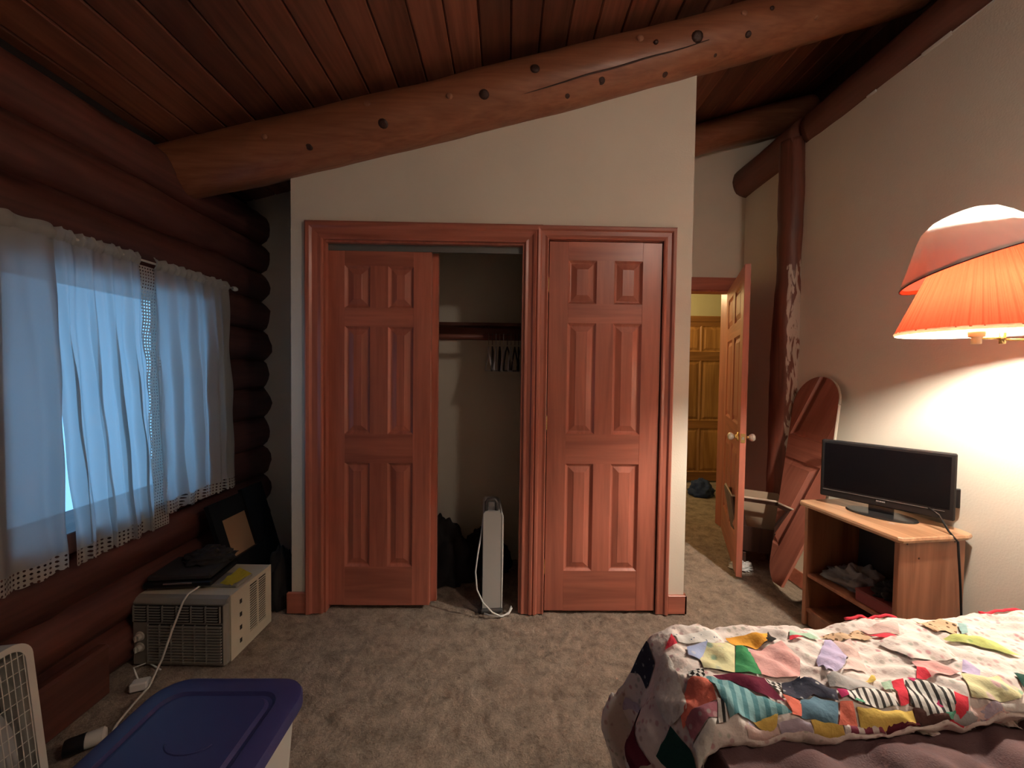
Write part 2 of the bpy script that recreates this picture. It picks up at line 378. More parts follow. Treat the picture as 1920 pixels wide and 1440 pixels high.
mb = MB(); mb.box(-1.06, .92, YC+.02, YB, 2.30, 2.34)
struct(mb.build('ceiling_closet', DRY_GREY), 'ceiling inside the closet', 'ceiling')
# right wall
mb = MB(); mb.box(XR, XR+.1, YR, YH+.1, -.02, 2.975)
wall_right = struct(mb.build('wall_right', DRY), 'cream drywall right wall with lamp glow', 'wall')
mb = MB(); mb.box(2.5, 2.56, YR-.1, 3.42, 2.9, 3.85); mb.box(XR+.1, 2.5, YR-.1, 3.42, 2.9, 2.94)
struct(mb.build('wall_upper', W_DARK), 'dark boards in the gap above the right log', 'wall')
# passage wall with doorway
mb = MB(); HX0, HX1, HZ = 1.03, 1.925, 2.068
mb.box(1.0, HX0, YH, YH+.11, -.02, 3.6); mb.box(HX1, 2.6, YH, YH+.11, -.02, 3.8); mb.box(HX0, HX1, YH, YH+.11, HZ, 3.6)
struct(mb.build('wall_passage', DRY), 'drywall beside and above the bedroom doorway', 'wall')
# wall behind the camera
mb = MB(); mb.box(-2, 2.6, YR-.1, YR, -.02, 3.9)
struct(mb.build('wall_rear', DRY), 'drywall wall behind the camera', 'wall')
# hall beyond the doorway
mb = MB(); mb.box(.4, 3.5, 4.80, 4.9, -.02, 2.7); mb.box(3.3, 3.4, YH+.1, 4.9, -.02, 2.7); mb.box(.4, .5, YH+.1, 4.9, -.02, 2.7); mb.box(XR, 3.4, YH+.05, YH+.11, -.02, 2.7)
struct(mb.build('wall_hall', DRY_HALL), 'pale yellow hall wall seen through the doorway', 'wall')
mb = MB(); mb.box(.4, 3.4, YH+.1, 4.9, 2.6, 2.7)
struct(mb.build('ceiling_hall', DRY_HALL), 'hall ceiling beyond the doorway', 'ceiling')

# ------------------------------------------------------------------ rafters, purlin, post
BEAM = [(x, 2.07, 2.795+.272*x+.010*x*x) for x in (-1.97, -1.6, -1.16, -.6, -.02, .5, .9, 1.46, 1.84, 2.2)]
BEAMR = [.134, .137, .139, .140, .139, .135, .131, .126, .122, .118]
rafter = thing('log_rafter', (0, 0, 0), 'big peeled log rafter with dark knots above the closet wall', 'beam')
KN = BEAM_KNOTS = []
bmsh = log_mesh('beam', BEAM, BEAMR, W_BEAM, nseg=28, step=.035, wob=.007, seed=2.2)
link('log', bmsh, rafter)
KNOTM = plain('knot_heartwood', (.045, .016, .010), .5, bump=.3, bscale=90)
KNOTL = wood('knot_pale', (.22, .09, .05), (.42, .2, .12), 'z', 20, .5, rand=.1)
def beam_at(x):
    for i in range(len(BEAM)-1):
        if BEAM[i][0] <= x <= BEAM[i+1][0]:
            t = (x-BEAM[i][0])/(BEAM[i+1][0]-BEAM[i][0])
            return Vector(BEAM[i]).lerp(Vector(BEAM[i+1]), t), BEAMR[i]+(BEAMR[i+1]-BEAMR[i])*t
kb = MB(); kb.lathe([(.001, .010), (.55, .008), (.85, .003), (1.0, -.006)], 12); kme = {}
# knots: place along the log (x), angle below the horizontal facing the room, size, dark or pale
for (kx, ka, ks, dk) in ((-.63, 30, .022, 1), (-.70, -14, .017, 0), (-.30, 10, .013, 0), (-.13, 22, .021, 1), (.12, -2, .021, 1), (.29, 62, .014, 1), (.46, 50, .018, 1), (.64, -12, .016, 0), (.72, 6, .010, 1),
                      (.93, 16, .025, 1), (.80, 72, .016, 1), (1.16, -6, .014, 0), (1.20, 38, .014, 1), (1.30, 0, .010, 1), (1.62, -4, .012, 0), (-1.0, 40, .016, 1), (-1.2, 5, .014, 0), (1.05, 60, .010, 1), (1.55, 42, .010, 0)):
    p, r = beam_at(kx); a = R(ka); nrm = Vector((.05, -math.cos(a), -math.sin(a))).normalized()
    m = KNOTM if dk else KNOTL
    kk = MB(); h = .45
    kk.lathe([(.001, .008+.10*ks), (.5*ks, .008+.10*ks), (.85*ks, .007+.05*ks), (1.0*ks, .004), (1.25*ks, -.012)], 12)
    q = Vector((0, 0, 1)).rotation_difference(nrm)
    kk.v = [tuple(q @ Vector((v[0]*1.15, v[1], v[2])) + p + nrm*(r-.004)) for v in kk.v]
    kk.build('knot', m, rafter, smooth=True)
# drying crack along the log
crk = MB(); cp = []
for i in range(26):
    xx = .05+.95*i/25; p, r = beam_at(xx); a = R(34+4*nz(xx*4, 3)-10*(xx-.5)); cp.append(p+Vector((0, -math.cos(a), -math.sin(a)))*(r+.002))
crk.tube(cp, [.0015+.003*math.sin(PI*i/25) for i in range(26)], 5); crk.build('drying_crack', KNOTM, rafter)
raf2 = log_mesh('rafter', [(.95, 3.20, 3.09), (1.6, 3.2, 3.285), (2.48, 3.2, 3.53)], [.125, .12, .12], W_BEAM, nseg=20, seed=9)
tag(link('log_rafter', raf2), 'far log rafter crossing the passage behind the closet corner', 'beam')
pu1 = log_mesh('purlin', [(2.12, YR, 3.031), (2.12, .8, 3.035), (2.12, 2.64, 3.031)], [.13, .131, .128], W_PURL, nseg=28, seed=5, wob=.006)
tag(link('log_purlin', pu1), 'long dark log along the top of the right wall', 'beam')
pu2 = log_mesh('purlin', [(2.07, 2.66, 3.00), (2.05, 3.32, 2.985)], [.125, .13], W_PURL, nseg=24, seed=15, wob=.008)
tag(link('log_purlin', pu2), 'short dark log end running behind the post to the passage wall', 'beam')
def post_mat():
    m = wood('post_base', (.09, .03, .02), (.19, .066, .042), 'z', 8, .5, rand=.05).copy(); n = m.node_tree.nodes; l = m.node_tree.links
    p = n['Principled BSDF']; src = p.inputs['Base Color'].links[0].from_socket
    tc = n.new('ShaderNodeTexCoord'); mp = n.new('ShaderNodeMapping'); mp.inputs['Scale'].default_value = (22, 22, 5.5); l.new(tc.outputs['Object'], mp.inputs['Vector'])
    t = n.new('ShaderNodeTexNoise'); t.inputs['Scale'].default_value = 1; t.inputs['Detail'].default_value = 4; t.inputs['Distortion'].default_value = 1.2; l.new(mp.outputs[0], t.inputs['Vector'])
    sx = n.new('ShaderNodeSeparateXYZ'); l.new(tc.outputs['Object'], sx.inputs[0])
    up = n.new('ShaderNodeMapRange'); up.inputs['From Min'].default_value = 2.28; up.inputs['From Max'].default_value = 2.10; l.new(sx.outputs['Z'], up.inputs['Value'])
    dn = n.new('ShaderNodeMapRange'); dn.inputs['From Min'].default_value = .62; dn.inputs['From Max'].default_value = .85; l.new(sx.outputs['Z'], dn.inputs['Value'])
    sd = n.new('ShaderNodeMapRange'); sd.inputs['From Min'].default_value = -.080; sd.inputs['From Max'].default_value = -.045; l.new(sx.outputs['X'], sd.inputs['Value'])
    a = n.new('ShaderNodeMath'); a.operation = 'MULTIPLY'; l.new(up.outputs[0], a.inputs[0]); l.new(dn.outputs[0], a.inputs[1])
    b = n.new('ShaderNodeMath'); b.operation = 'MULTIPLY'; l.new(a.outputs[0], b.inputs[0]); l.new(sd.outputs[0], b.inputs[1])
    c = n.new('ShaderNodeMath'); c.operation = 'MULTIPLY'; l.new(b.outputs[0], c.inputs[0]); l.new(t.outputs['Fac'], c.inputs[1])
    g = n.new('ShaderNodeMapRange'); g.inputs['From Min'].default_value = .44; g.inputs['From Max'].default_value = .49; l.new(c.outputs[0], g.inputs['Value'])
    mx = n.new('ShaderNodeMix'); mx.data_type = 'RGBA'; l.new(g.outputs[0], mx.inputs[0]); l.new(src, mx.inputs[6]); mx.inputs[7].default_value = (.50, .43, .36, 1)
    l.new(mx.outputs[2], p.inputs['Base Color']); return m
po = link('log_post', log_mesh('post', [(0, 0, 0), (-.012, 0, 1.2), (0, 0, 2.2), (0, 0, 2.98)], [.088, .084, .078, .078], post_mat(), nseg=24, step=.04, wob=.014, seed=21)); po.location = (2.005, 2.715, 0)
tag(po, 'upright log post with flaking pale bark against the right wall', 'post')
# pale filler squeezed out under the purlin
mb = MB()
for (a, b, h) in ((1.6, 1.97, .004), (1.78, 1.90, .010), (2.14, 2.19, .008)):
    mb.tube([(2.036, a, 2.925), (2.032, (a+b)/2, 2.922), (2.036, b, 2.925)], h, 6)
struct(mb.build('trim_9', plain('white_filler', (.75, .74, .7), .7)), 'white filler line under the right log', 'trim')

# ------------------------------------------------------------------ casings, baseboards
PROF = [(0, 0), (0, .013), (.006, .016), (.020, .012), (.040, .014), (.048, .023), (.060, .025), (.067, .018), (.067, 0)]
def casing(n, kind, x0, x1, z1, y, label, prof=PROF, z0=0.0):
    """left / right leg or head of a door casing, mitred; sits proud of the wall at y"""
    vs = []; m = len(prof)
    if kind == 'left':   ends = lambda o: ((x0-o, z0), (x0-o, z1+o))
    elif kind == 'right': ends = lambda o: ((x1+o, z0), (x1+o, z1+o))
    else: ends = lambda o: ((x0-o, z1+o), (x1+o, z1+o))
    for e in (0, 1):
        for (o, v) in prof:
            p = ends(o)[e]; vs.append((p[0], y-v, p[1]))
    mb = MB(); mb.add(vs, [list(range(m))[::-1], [m+i for i in range(m)]]+[[i, (i+1) % m, m+(i+1) % m, m+i] for i in range(m)])
    return struct(mb.build('trim_%d' % n, W_DOOR_H if kind == 'head' else W_DOOR_V), label, 'trim')
sc_ = (.095)/.067
PROFL = [(a*sc_, b) for a, b in PROF]
casing(1, 'left', OX0, OX1, OZ, YC, 'fir casing at the left of the sliding closet opening', PROFL)
casing(2, 'head', OX0, OX1, OZ, YC, 'fir head casing over the sliding closet opening', PROFL)
casing(3, 'right', OX0, OX1, OZ, YC, 'inner half of the fir casing between the closet doors', [(a*.95, b) for a, b in PROF])
casing(4, 'left', DX0, DX1, DZ, YC, 'outer half of the fir casing between the closet doors', [(a*.95, b) for a, b in PROF])
casing(5, 'head', DX0, DX1, DZ, YC, 'fir head casing over the hinged closet door', [(a*1.05, b) for a, b in PROF])
casing(6, 'right', DX0, DX1, DZ, YC, 'fir casing at the right of the hinged closet door', [(a*1.0, b) for a, b in PROF])
mb = MB(); mb.box(OX0, OX0+.012, YC-.004, YC+T, 0, OZ); mb.box(OX1-.012, OX1, YC-.004, YC+T, 0, OZ); mb.box(OX0, OX1, YC, YC+T, OZ-.012, OZ)
struct(mb.build('trim_7', W_DOOR_V), 'fir jamb lining of the sliding closet opening', 'trim')
mb = MB(); mb.box(DX0-.004, DX0, YC, YC+T, 0, DZ); mb.box(DX1, DX1+.004, YC, YC+T, 0, DZ); mb.box(DX0, DX1, YC, YC+T, DZ-.004, DZ)
struct(mb.build('trim_8', W_DOOR_V), 'fir jamb lining of the hinged closet door', 'trim')
mb = MB(); mb.box(DX1+.067, X1+.014, YC-.016, YC, 0, .105, .003); mb.box(X1, X1+.014, YC-.016, YH, 0, .105, .003)
struct(mb.build('baseboard_right', W_DOOR_H), 'short fir baseboard at the closet corner', 'baseboard')
mb = MB(); mb.box(X0-.02, OX0-.095, YC-.018, YC, 0, .115, .003)
struct(mb.build('baseboard_left', W_DOOR_H), 'short fir baseboard left of the closet casing', 'baseboard')
mb = MB(); mb.box(XR-.014, XR, YR, 2.62, 0, .1, .003); mb.box(XR-.014, XR, 2.8, YH, 0, .1, .003)
struct(mb.build('baseboard_wall', W_DOOR_Y), 'fir baseboard along the right wall', 'baseboard')
PROFD = [(0, 0), (0, .014), (.02, .014), (.085, .018), (.105, .018), (.105, 0)]
W_DC = W_DOOR_H
casing(10, 'head', HX0, HX1, HZ, YH, 'dark fir head casing over the bedroom doorway', PROFD)
casing(11, 'right', HX0, HX1, HZ, YH, 'fir casing at the hinge side of the bedroom doorway', PROFD)
mb = MB(); mb.box(HX1-.01, HX1+.002, YH-.002, YH+.11, 0, HZ); mb.box(HX0, HX1, YH, YH+.11, HZ-.012, HZ)
struct(mb.build('trim_12', W_DOOR_V), 'fir jamb lining of the bedroom doorway', 'trim')
# sliding door track
mb = MB(); mb.box(OX0+.012, OX1-.012, YC+.03, YC+.09, OZ-.032, OZ-.012); mb.box(OX0+.012, OX1-.012, YC+.028, YC+.031, OZ-.048, OZ-.012)
struct(mb.build('trim_13', GREYM), 'grey metal sliding door track', 'trim')

# ------------------------------------------------------------------ six panel doors
def raised(mb, x0, x1, z0, z1, yf, sgn):
    """raised panel on the face yf (sgn -1 front, +1 back): sloped sticking, channel, bevelled field"""
    def ring(i, d): return [(x0+i, yf-sgn*d, z0+i), (x1-i, yf-sgn*d, z0+i), (x1-i, yf-sgn*d, z1-i), (x0+i, yf-sgn*d, z1-i)]
    rs = [ring(0, .0005), ring(.011, .011), ring(.017, .0125), ring(.045, .003), ring(.047, .0015)]
    vs = [v for r_ in rs for v in r_]; fs = []
    for j in range(len(rs)-1):
        for q in range(4): fs.append([j*4+q, j*4+(q+1) % 4, (j+1)*4+(q+1) % 4, (j+1)*4+q])
    fs.append([len(vs)-4+q for q in range(4)]); mb.add(vs, fs)
def make_door(name, w, h, t, loc, rotz, label, mv=None, mh=None, st=.105, mid=.10, rails=(.10, .235, .105, .61, .165, .60, .225), group=None):
    mv = mv or W_DOOR_V; mh = mh or W_DOOR_H
    root = bpy.data.objects.new(name, None); C.objects.link(root); root.location = loc; root.rotation_euler = (0, 0, rotz); root.empty_display_size = .05
    struct(root, label, 'door')
    k = h/sum(rails); zz = h; y0, y1 = -t/2, t/2
    for (a, b) in ((0, st), (w-st, w)):
        MB().box(a, b, y0, y1, 0, h, .0015).build('stile', mv, root)
    cx0, cx1 = w/2-mid/2, w/2+mid/2
    for i, rr in enumerate(rails):
        z1 = zz; z0 = zz-rr*k; zz = z0
        if i % 2 == 0:
            MB().box(st, w-st, y0, y1, max(z0, 0), z1).build('rail', mh, root)
        else:
            MB().box(cx0, cx1, y0, y1, z0, z1).build('mullion', mv, root)
            for (a, b) in ((st, cx0), (cx1, w-st)):
                mb = MB(); raised(mb, a, b, z0, z1, y0, -1); raised(mb, a, b, z0, z1, y1, 1); mb.build('panel', mv, root)
    return root
make_door('door_1', .570, 1.985, .034, (-.983, YC+.048, .02), 0, 'front sliding six-panel fir closet door, slid to the left', st=.098, mid=.098)
make_door('door_2', .572, 1.972, .034, (-.953, YC+.086, .02), 0, 'rear sliding closet door peeking out behind the front one', st=.098, mid=.098)
d3 = make_door('door_3', DX1-DX0-.010, DZ-.022, .035, (DX0+.005, YC+.016, .012), 0, 'closed hinged six-panel fir closet door at the right', st=.105, mid=.095)
for zz in (.25, 1.05, 1.80):
    mb = MB(); mb.lathe([(.0045, -.04), (.0045, .04)], 10, cap=True); mb.v = [(v[0]-.004, v[1]-.020, v[2]+zz) for v in mb.v]
    mb.build('hinge', BRASS, d3, smooth='auto')
# open bedroom door, hinged on the doorway's right jamb
HP = Vector((1.915, 3.285, .012)); FP = Vector((1.548, 2.458, .012)); dv = FP-HP
d4 = make_door('door_4', dv.length, 2.04, .035, HP, math.atan2(dv.y, dv.x), 'open six-panel fir bedroom door seen nearly edge on', st=.12, mid=.11)
wd = dv.length
KNOBG = plain('crystal_knob', (.75, .70, .62), .08, .6)
for sg in (-1, 1):
    mb = MB(); mb.lathe([(.030, sg*.0175), (.030, sg*.024), (.012, sg*.027), (.011, sg*.042)], 20, (wd-.065, 0, .915), 'y'); kn = mb.build('knob_rose', BRASS, d4, True)
    mb = MB(); mb.lathe([(.010, sg*.040), (.019, sg*.048), (.026, sg*.060), (.025, sg*.070), (.016, sg*.079), (.002, sg*.081)], 20, (wd-.065, 0, .915), 'y'); mb.build('knob', KNOBG, kn, True)
MB().box(wd-.001, wd+.0015, -.0125, .0125, .885, .945).build('latch_plate', BRASS, d4)
MB().box(wd, wd+.006, -.006, .006, .906, .924).build('latch_bolt', CHROME, d4)
# pine door of the hall cupboard
make_door('door_5', 1.10, 2.0, .035, (1.89, 4.775, 0.01), 0, 'honey pine cupboard door across the hall', W_PINE, W_PINE_H, st=.12, mid=.012, rails=(.06, .32, .11, .75, .10, .55, .11))
mb = MB(); mb.box(1.75, 3.15, 4.765, 4.80, 2.012, 2.075, .004); mb.box(1.75, 3.15, 4.75, 4.80, 2.0, 2.02, .003)
struct(mb.build('trim_14', W_PINE_H), 'pine head trim over the hall cupboard door', 'trim')

# ------------------------------------------------------------------ window
WX = -1.80
win = bpy.data.objects.new('window_1', None); C.objects.link(win); struct(win, 'wood framed window behind sheer white curtains', 'window')
WF = wood('window_wood', (.10, .04, .03), (.2, .08, .06), 'y', 8, .5)
for (y0, y1, z0, z1) in ((WY0-.06, WY0+.02, WZ0-.06, WZ1+.06), (WY1-.02, WY1+.06, WZ0-.06, WZ1+.06), (WY0+.02, WY1-.02, WZ0-.06, WZ0+.02), (WY0+.02, WY1-.02, WZ1-.02, WZ1+.06)):
    MB().box(-1.92, -1.645, y0, y1, z0, z1, .004).build('frame', WF, win)
MB().box(-1.698, -1.692, WY0+.02, WY1-.02, WZ0+.02, WZ1-.02).build('pane', GLASS, win)
# curtains
SHEER = cloth('sheer_white_cotton', (.55, .55, .52), .52, tcol=(.70, .74, .76), bump=.1)
_n = SHEER.node_tree.nodes; _l = SHEER.node_tree.links; _o = _n['Material Output']; _src = _o.inputs['Surface'].links[0].from_socket
_tp = _n.new('ShaderNodeBsdfTransparent'); _mx = _n.new('ShaderNodeMixShader'); _mx.inputs[0].default_value = .14
_l.new(_src, _mx.inputs[1]); _l.new(_tp.outputs[0], _mx.inputs[2]); _l.new(_mx.outputs[0], _o.inputs['Surface'])
LACE_H = lace('lace_hem', (.50, .48, .44), (75, 60), (1, 2))
LACE_V = lace('lace_strip', (.50, .48, .44), (80, 70), (1, 2))
CX = -1.60
SHEER_LINED = SHEER.copy(); SHEER_LINED.name = 'lined_white_cotton'
for _q in SHEER_LINED.node_tree.nodes:
    if _q.type == 'BSDF_TRANSLUCENT': _q.inputs['Color'].default_value = (.36, .38, .39, 1)
    if _q.type == 'MIX_SHADER' and abs(_q.inputs[0].default_value-.14) < .01: _q.inputs[0].default_value = .05
def curtain(label, yt0, yt1, yb0, yb1, zb, folds, seed, depth=.03, lace_right=False, drift=0.0, fabric=None):
    fabric = fabric or SHEER
    root = thing('curtain', (CX, (yt0+yt1)/2, .6), label, 'curtain', group='sheer curtains at the log wall window')
    ox, oy, oz = root.location
    def pos(u, z):
        t = max(0, min(1, (1.80-z)/1.15))
        y = (yt0+(yt1-yt0)*u)*(1-t)+(yb0+(yb1-yb0)*u)*t
        amp = depth*(.35+.65*min(1, t*2.2))
        ph = folds*2*PI*u + .9*nz(u*2.3+seed, t*1.4) + seed
        x = CX + amp*(math.sin(ph)+.45*math.sin(2.3*ph+1.2+seed)) + .012*nz(u*9+seed, t*5) 
        y += .016*math.cos(ph+.7)*min(1, t*2) + drift*t*t*math.sin(PI*u)
        return (x-ox, y-oy, z-oz)
    zbf = lambda u: zb + .012*math.sin(folds*2*PI*u+seed) + .008*nz(u*7, seed)
    mb = MB(); mb.grid(lambda u, v: pos(u, 1.785+(zbf(u)+.055-1.785)*v), 120, 44); mb.build('panel', fabric, root, True)
    mb = MB(); mb.grid(lambda u, v: pos(u, zbf(u)+.058-.058*v-(.006*abs(math.sin(u*28*PI)) if v > .99 else 0)), 224, 4); mb.build('lace_hem', LACE_H, root, True)
    mb = MB(); mb.grid(lambda u, v: (pos(u, 1.83-.05*v)[0]+.006*math.sin(u*90+seed)+.016*(1-abs(2*v-1)), pos(u, 1.83-.05*v)[1], pos(u, 1.83-.05*v)[2]+.004*math.sin(u*61)*(1-v)), 120, 5); mb.build('rod_pocket', fabric, root, True)
    if lace_right:
        def lp(u, v):
            z = 1.785+(zbf(1)-1.785)*v; p = pos(1, z); return (p[0]+.004*math.sin(v*40), p[1]+u*.075-.004, p[2])
        mb = MB(); mb.grid(lp, 6, 60); mb.build('lace_strip', LACE_V, root, True)
    return root
curtain('sheer white curtain nearest the left picture edge, with wide plain folds', .55, 1.40, .60, 1.435, .60, 4.2, 1.3, .020, fabric=SHEER_LINED)
curtain('middle sheer white curtain glowing blue, edged by a lace strip', 1.37, 1.72, 1.455, 1.79, .595, 4.1, 4.1, .017, lace_right=True)
curtain('sheer white curtain at the right end of the rod', 1.775, 2.255, 1.83, 2.30, .645, 3.6, 2.2, .018)
rod = thing('curtain_rod', (CX, 2.27, 1.80), 'white curtain rod above the window', 'rod')
MB().tube([(0, -1.9, .005), (0, .02, .005)], .005, 10).build('rod', WHITE_METAL, rod, True)
mb = MB(); mb.lathe([(.008, 0), (.012, .004), (.014, .02), (.010, .034), (.001, .037)], 14, (0, .015, .005), 'y'); mb.build('finial', WHITE_METAL, rod, True)
MB().tube([(0, .005, .005), (-.06, .01, .005), (-.085, .01, .005)], .005, 8).build('bracket', WHITE_METAL, rod, True)

# ------------------------------------------------------------------ wall lamp with two shades
LX, LY, LZ = 1.665, 1.335, 1.50
lamp = thing('wall_lamp', (LX, LY, LZ), 'lit swing-arm wall lamp with orange pleated shade under a tilted white shade', 'lamp')
SH_OR = cloth('orange_pleated_silk', (.72, .25, .11), .45, tcol=(.076, .0080, .0033), bump=.0)
SH_WH = cloth('white_shade_cloth', (.80, .78, .74), .40, tcol=(.42, .42, .40), bump=.0)
SH_EDGE = cloth('cream_shade_trim', (.85, .78, .62), .5, bump=0)
NP = 96
def pleat(amp): return lambda q, j: 1 + amp*math.sin(NP*q+1.5*math.sin(11*q)) + amp*.9*math.sin(37*q+.8) 
mb = MB(); prof = [(.205-.112*t, .0+.30*t) for t in [i/10 for i in range(11)]]
mb.lathe(prof, NP*6, mod=pleat(.011)); mb.build('shade', SH_OR, lamp, True)
mb = MB(); mb.lathe([(.206, -.009), (.209, -.003), (.207, .004), (.2035, .003), (.2045, -.006), (.206, -.009)], NP*2, mod=lambda q, j: 1+.006*math.sin(48*q)); mb.build('shade_trim', SH_EDGE, lamp, True)
# upper white shade, tilted, its near right side lifted
tilt_ax = Vector((.62, -.78, 0)).normalized()      # side that is lifted
rot = Quaternion(tilt_ax.cross(Vector((0, 0, 1))), R(17))
up = MB(); 
pr = [(.207, .0), (.201, .012), (.176, .05), (.150, .095), (.122, .145), (.098, .180), (.068, .200), (.03, .207), (.001, .208)]
def wr(q, j): return 1 + .010*math.sin(23*q+j*.9)*math.sin(7*q+1) + .030*nz(math.cos(q)*3.5, math.sin(q)*3.5, j*.55)*(1 if j else 0)
up.lathe(pr, 160, mod=wr)
ucen = Vector((.0, 0, .222))
up.v = [tuple(rot @ Vector(v) + ucen) for v in up.v]
us = up.build('upper_shade', SH_WH, lamp, True)
glow_ring = MB(); glow_ring.lathe([(a*.985, b-.001) for a, b in pr[:2]], 120); glow_ring.v = [tuple(rot @ Vector(v)+ucen) for v in glow_ring.v]; glow_ring.build('lining', SH_OR, us, True)  # lining ring: lamp glow inside the shade put into its orange colour
ed = MB(); ed.tube([tuple(rot @ Vector((.207*math.cos(2*PI*i/80), .207*math.sin(2*PI*i/80), 0))+ucen) for i in range(81)], .0022, 6, cap=False); ed.build('rim', plain('brown_braid', (.10, .035, .03), .8), us, True)
mb = MB(); mb.lathe([(.001, .165), (.018, .16), (.029, .135), (.030, .12), (.022, .095), (.015, .075), (.014, .06)], 20); mb.lathe([(.014, .06), (.001, .06)], 20)
BULB = plain('bulb_glow', (1, .9, .7), .5, emit=((1.0, .90, .75), 2250.0)); bulb_o = mb.build('bulb', BULB, lamp, True)
mb = MB(); mb.lathe([(.001, -.045), (.013, -.045), (.013, -.022), (.021, -.020), (.021, .0), (.017, .012), (.017, .058), (.001, .058)], 18); mb.build('socket', plain('ivory_socket', (.80, .70, .45), .4), lamp, True)
mb = MB(); mb.tube([(.001, 0, -.025), (.075, -.015, -.025)], .004, 8); mb.lathe([(.001, -.044), (.0085, -.044), (.0085, -.006), (.001, -.006)], 14, (.075, -.015, 0)); mb.tube([(.075, -.015, -.030), (.36, -.06, -.030)], .0045, 8)
mb.build('swing_arm', BRASS, lamp, True)
mb = MB(); mb.box(.345, XR-LX, -.085, -.035, -.14, .08, .006); mb.build('wall_plate', BRASS, lamp)
for k in range(3):
    a = 2*PI*k/3+.5
    MB().tube([(.012*math.cos(a), .012*math.sin(a), .255), (.095*math.cos(a), .095*math.sin(a), .298)], .0015, 6).build('spider_wire', BRASS, lamp)
# unseen pendant added as fill for the closet wall; dome shields the ceiling
fill_root = thing('fill_pendant', (1.55, -.05, 2.72), 'unseen fill light added over the bed head, built as a glass pendant with metal dome', 'light')
mb = MB(); mb.lathe([(.001, -.11), (.045, -.10), (.08, -.075), (.105, -.03), (.11, .0), (.105, .03), (.08, .075), (.045, .10)], 32)
mb.build('globe', plain('fill_glow', (1, .85, .7), .5, emit=((1.0, .83, .69), 72.0)), fill_root, True)
mb = MB(); mb.lathe([(.170, .045), (.160, .075), (.125, .115), (.07, .14), (.02, .155), (.006, .17)], 32); mb.build('dome', plain('dome_enamel', (.5, .45, .36), .5), fill_root, True)
MB().tube([(0, 0, .15), (0, 0, zc(1.55)-2.72)], .006, 8).build('stem', BRASS, fill_root, True)
# hall ceiling lamp (out of view, lights the hall)
hl = bpy.data.lights.new('hall_bulb', 'POINT'); hl.energy = 28; hl.color = (1, .70, .36); hl.shadow_soft_size = .08
ho = bpy.data.objects.new('hall_bulb', hl); C.objects.link(ho); ho.location = (1.35, 4.25, 2.25)

# ------------------------------------------------------------------ television stand and what is on it
sa = R(6.5); SL, SD, SH = .495, .385, .665
st = thing('television_stand', (1.652, 1.547, 0), 'low alder wood stand with open shelves by the right wall', 'stand', sa)
mb = MB()
po_ = [(0, .012), (.012, 0), (SD-.05, 0), (SD-.012, .012), (SD, .05), (SD, SL-.05), (SD-.012, SL-.012), (SD-.05, SL), (.012, SL), (0, SL-.012)]
n_ = len(po_); vs = []
for (sc, z) in ((.965, SH-.026), (.99, SH-.022), (1.0, SH-.012), (.99, SH-.003), (.975, SH)):
    for a, b in po_: vs.append((SD/2+(a-SD/2)*sc, SL/2+(b-SL/2)*sc, z))
fs = [[j*n_+i, j*n_+(i+1) % n_, (j+1)*n_+(i+1) % n_, (j+1)*n_+i] for j in range(4) for i in range(n_)] + [list(range(n_)), [4*n_+i for i in range(n_)]]
mb.add(vs, fs); mb.build('tabletop', W_STAND_Y, st)
MB().box(.022, SD-.03, .022, .042, 0, SH-.024, .002).build('side_panel', W_STAND, st)
MB().box(.022, SD-.03, SL-.042, SL-.022, 0, SH-.024, .002).build('side_panel', W_STAND, st)
MB().box(.028, SD-.04, .042, SL-.042, .262, .280, .002).build('shelf', W_STAND, st)
MB().box(.028, SD-.04, .042, SL-.042, .075, .093, .002).build('shelf', W_STAND, st)
MB().box(.04, .052, .042, SL-.042, 0, .075).build('plinth', W_STAND, st)
MB().box(SD-.046, SD-.04, .042, SL-.042, .05, SH-.024).build('back_panel', plain('grey_hardboard', (.06, .055, .045), .8), st)
for (a, b) in ((.06, SH-.035), (.30, SH-.035), (.12, SH-.10)):
    mb = MB(); mb.lathe([(.001, -.0015), (.004, -.001), (.005, .001)], 10, (a, .022, b), 'y'); mb.build('wood_plug', KNOTM, st)
def stand_pt(x, y, z):
    c, s = math.cos(sa), math.sin(sa); return Vector((1.652+x*c-y*s, 1.547+x*s+y*c, z))
# television
TL, TR_ = Vector((1.645, 1.925, 0)), Vector((1.905, 1.592, 0))
tdir = (TR_-TL).normalized(); TW = .47; tc_ = stand_pt(.205, .245, 0); tang = math.atan2(tdir.y, tdir.x)
tv = thing('television', (tc_.x, tc_.y, SH), 'small black flat television standing on the wooden stand', 'television', tang)
Hb, Ht = .042, .338
SCR = plain('dark_screen', (.003, .003, .004), .25); SCR.node_tree.nodes['Principled BSDF'].inputs['Specular IOR Level'].default_value = .12; GLOSSB = plain('gloss_black', (.006, .006, .007), .2)
mb = MB(); mb.box(-TW/2, TW/2, -.005, .03, Hb, Ht, .005); mb.build('bezel', BLACK_PL, tv)
mb = MB(); mb.box(-TW/2+.03, TW/2-.03, .03, .062, Hb+.04, Ht-.05, .012); mb.build('rear_housing', BLACK_PL, tv)
mb = MB(); mb.box(TW/2-.06, TW/2+.012, .045, .068, Hb+.05, Hb+.135, .003); mb.build('connector_box', BLACK_PL, tv)
MB().box(-TW/2+.016, TW/2-.016, -.0065, -.0035, Hb+.048, Ht-.016).build('screen', SCR, tv)
MB().box(-TW/2+.012, TW/2-.030, -.008, -.004, Hb+.036, Hb+.0385).build('trim_line', plain('trim_grey', (.10, .10, .10), .3), tv)
mb = MB()
xx = -.017
for wl in (.0035, .0035, .002, .0035, .002, .0035, .0035):
    mb.box(xx, xx+wl, -.0058, -.0045, Hb+.0225, Hb+.0285); xx += wl+.0016
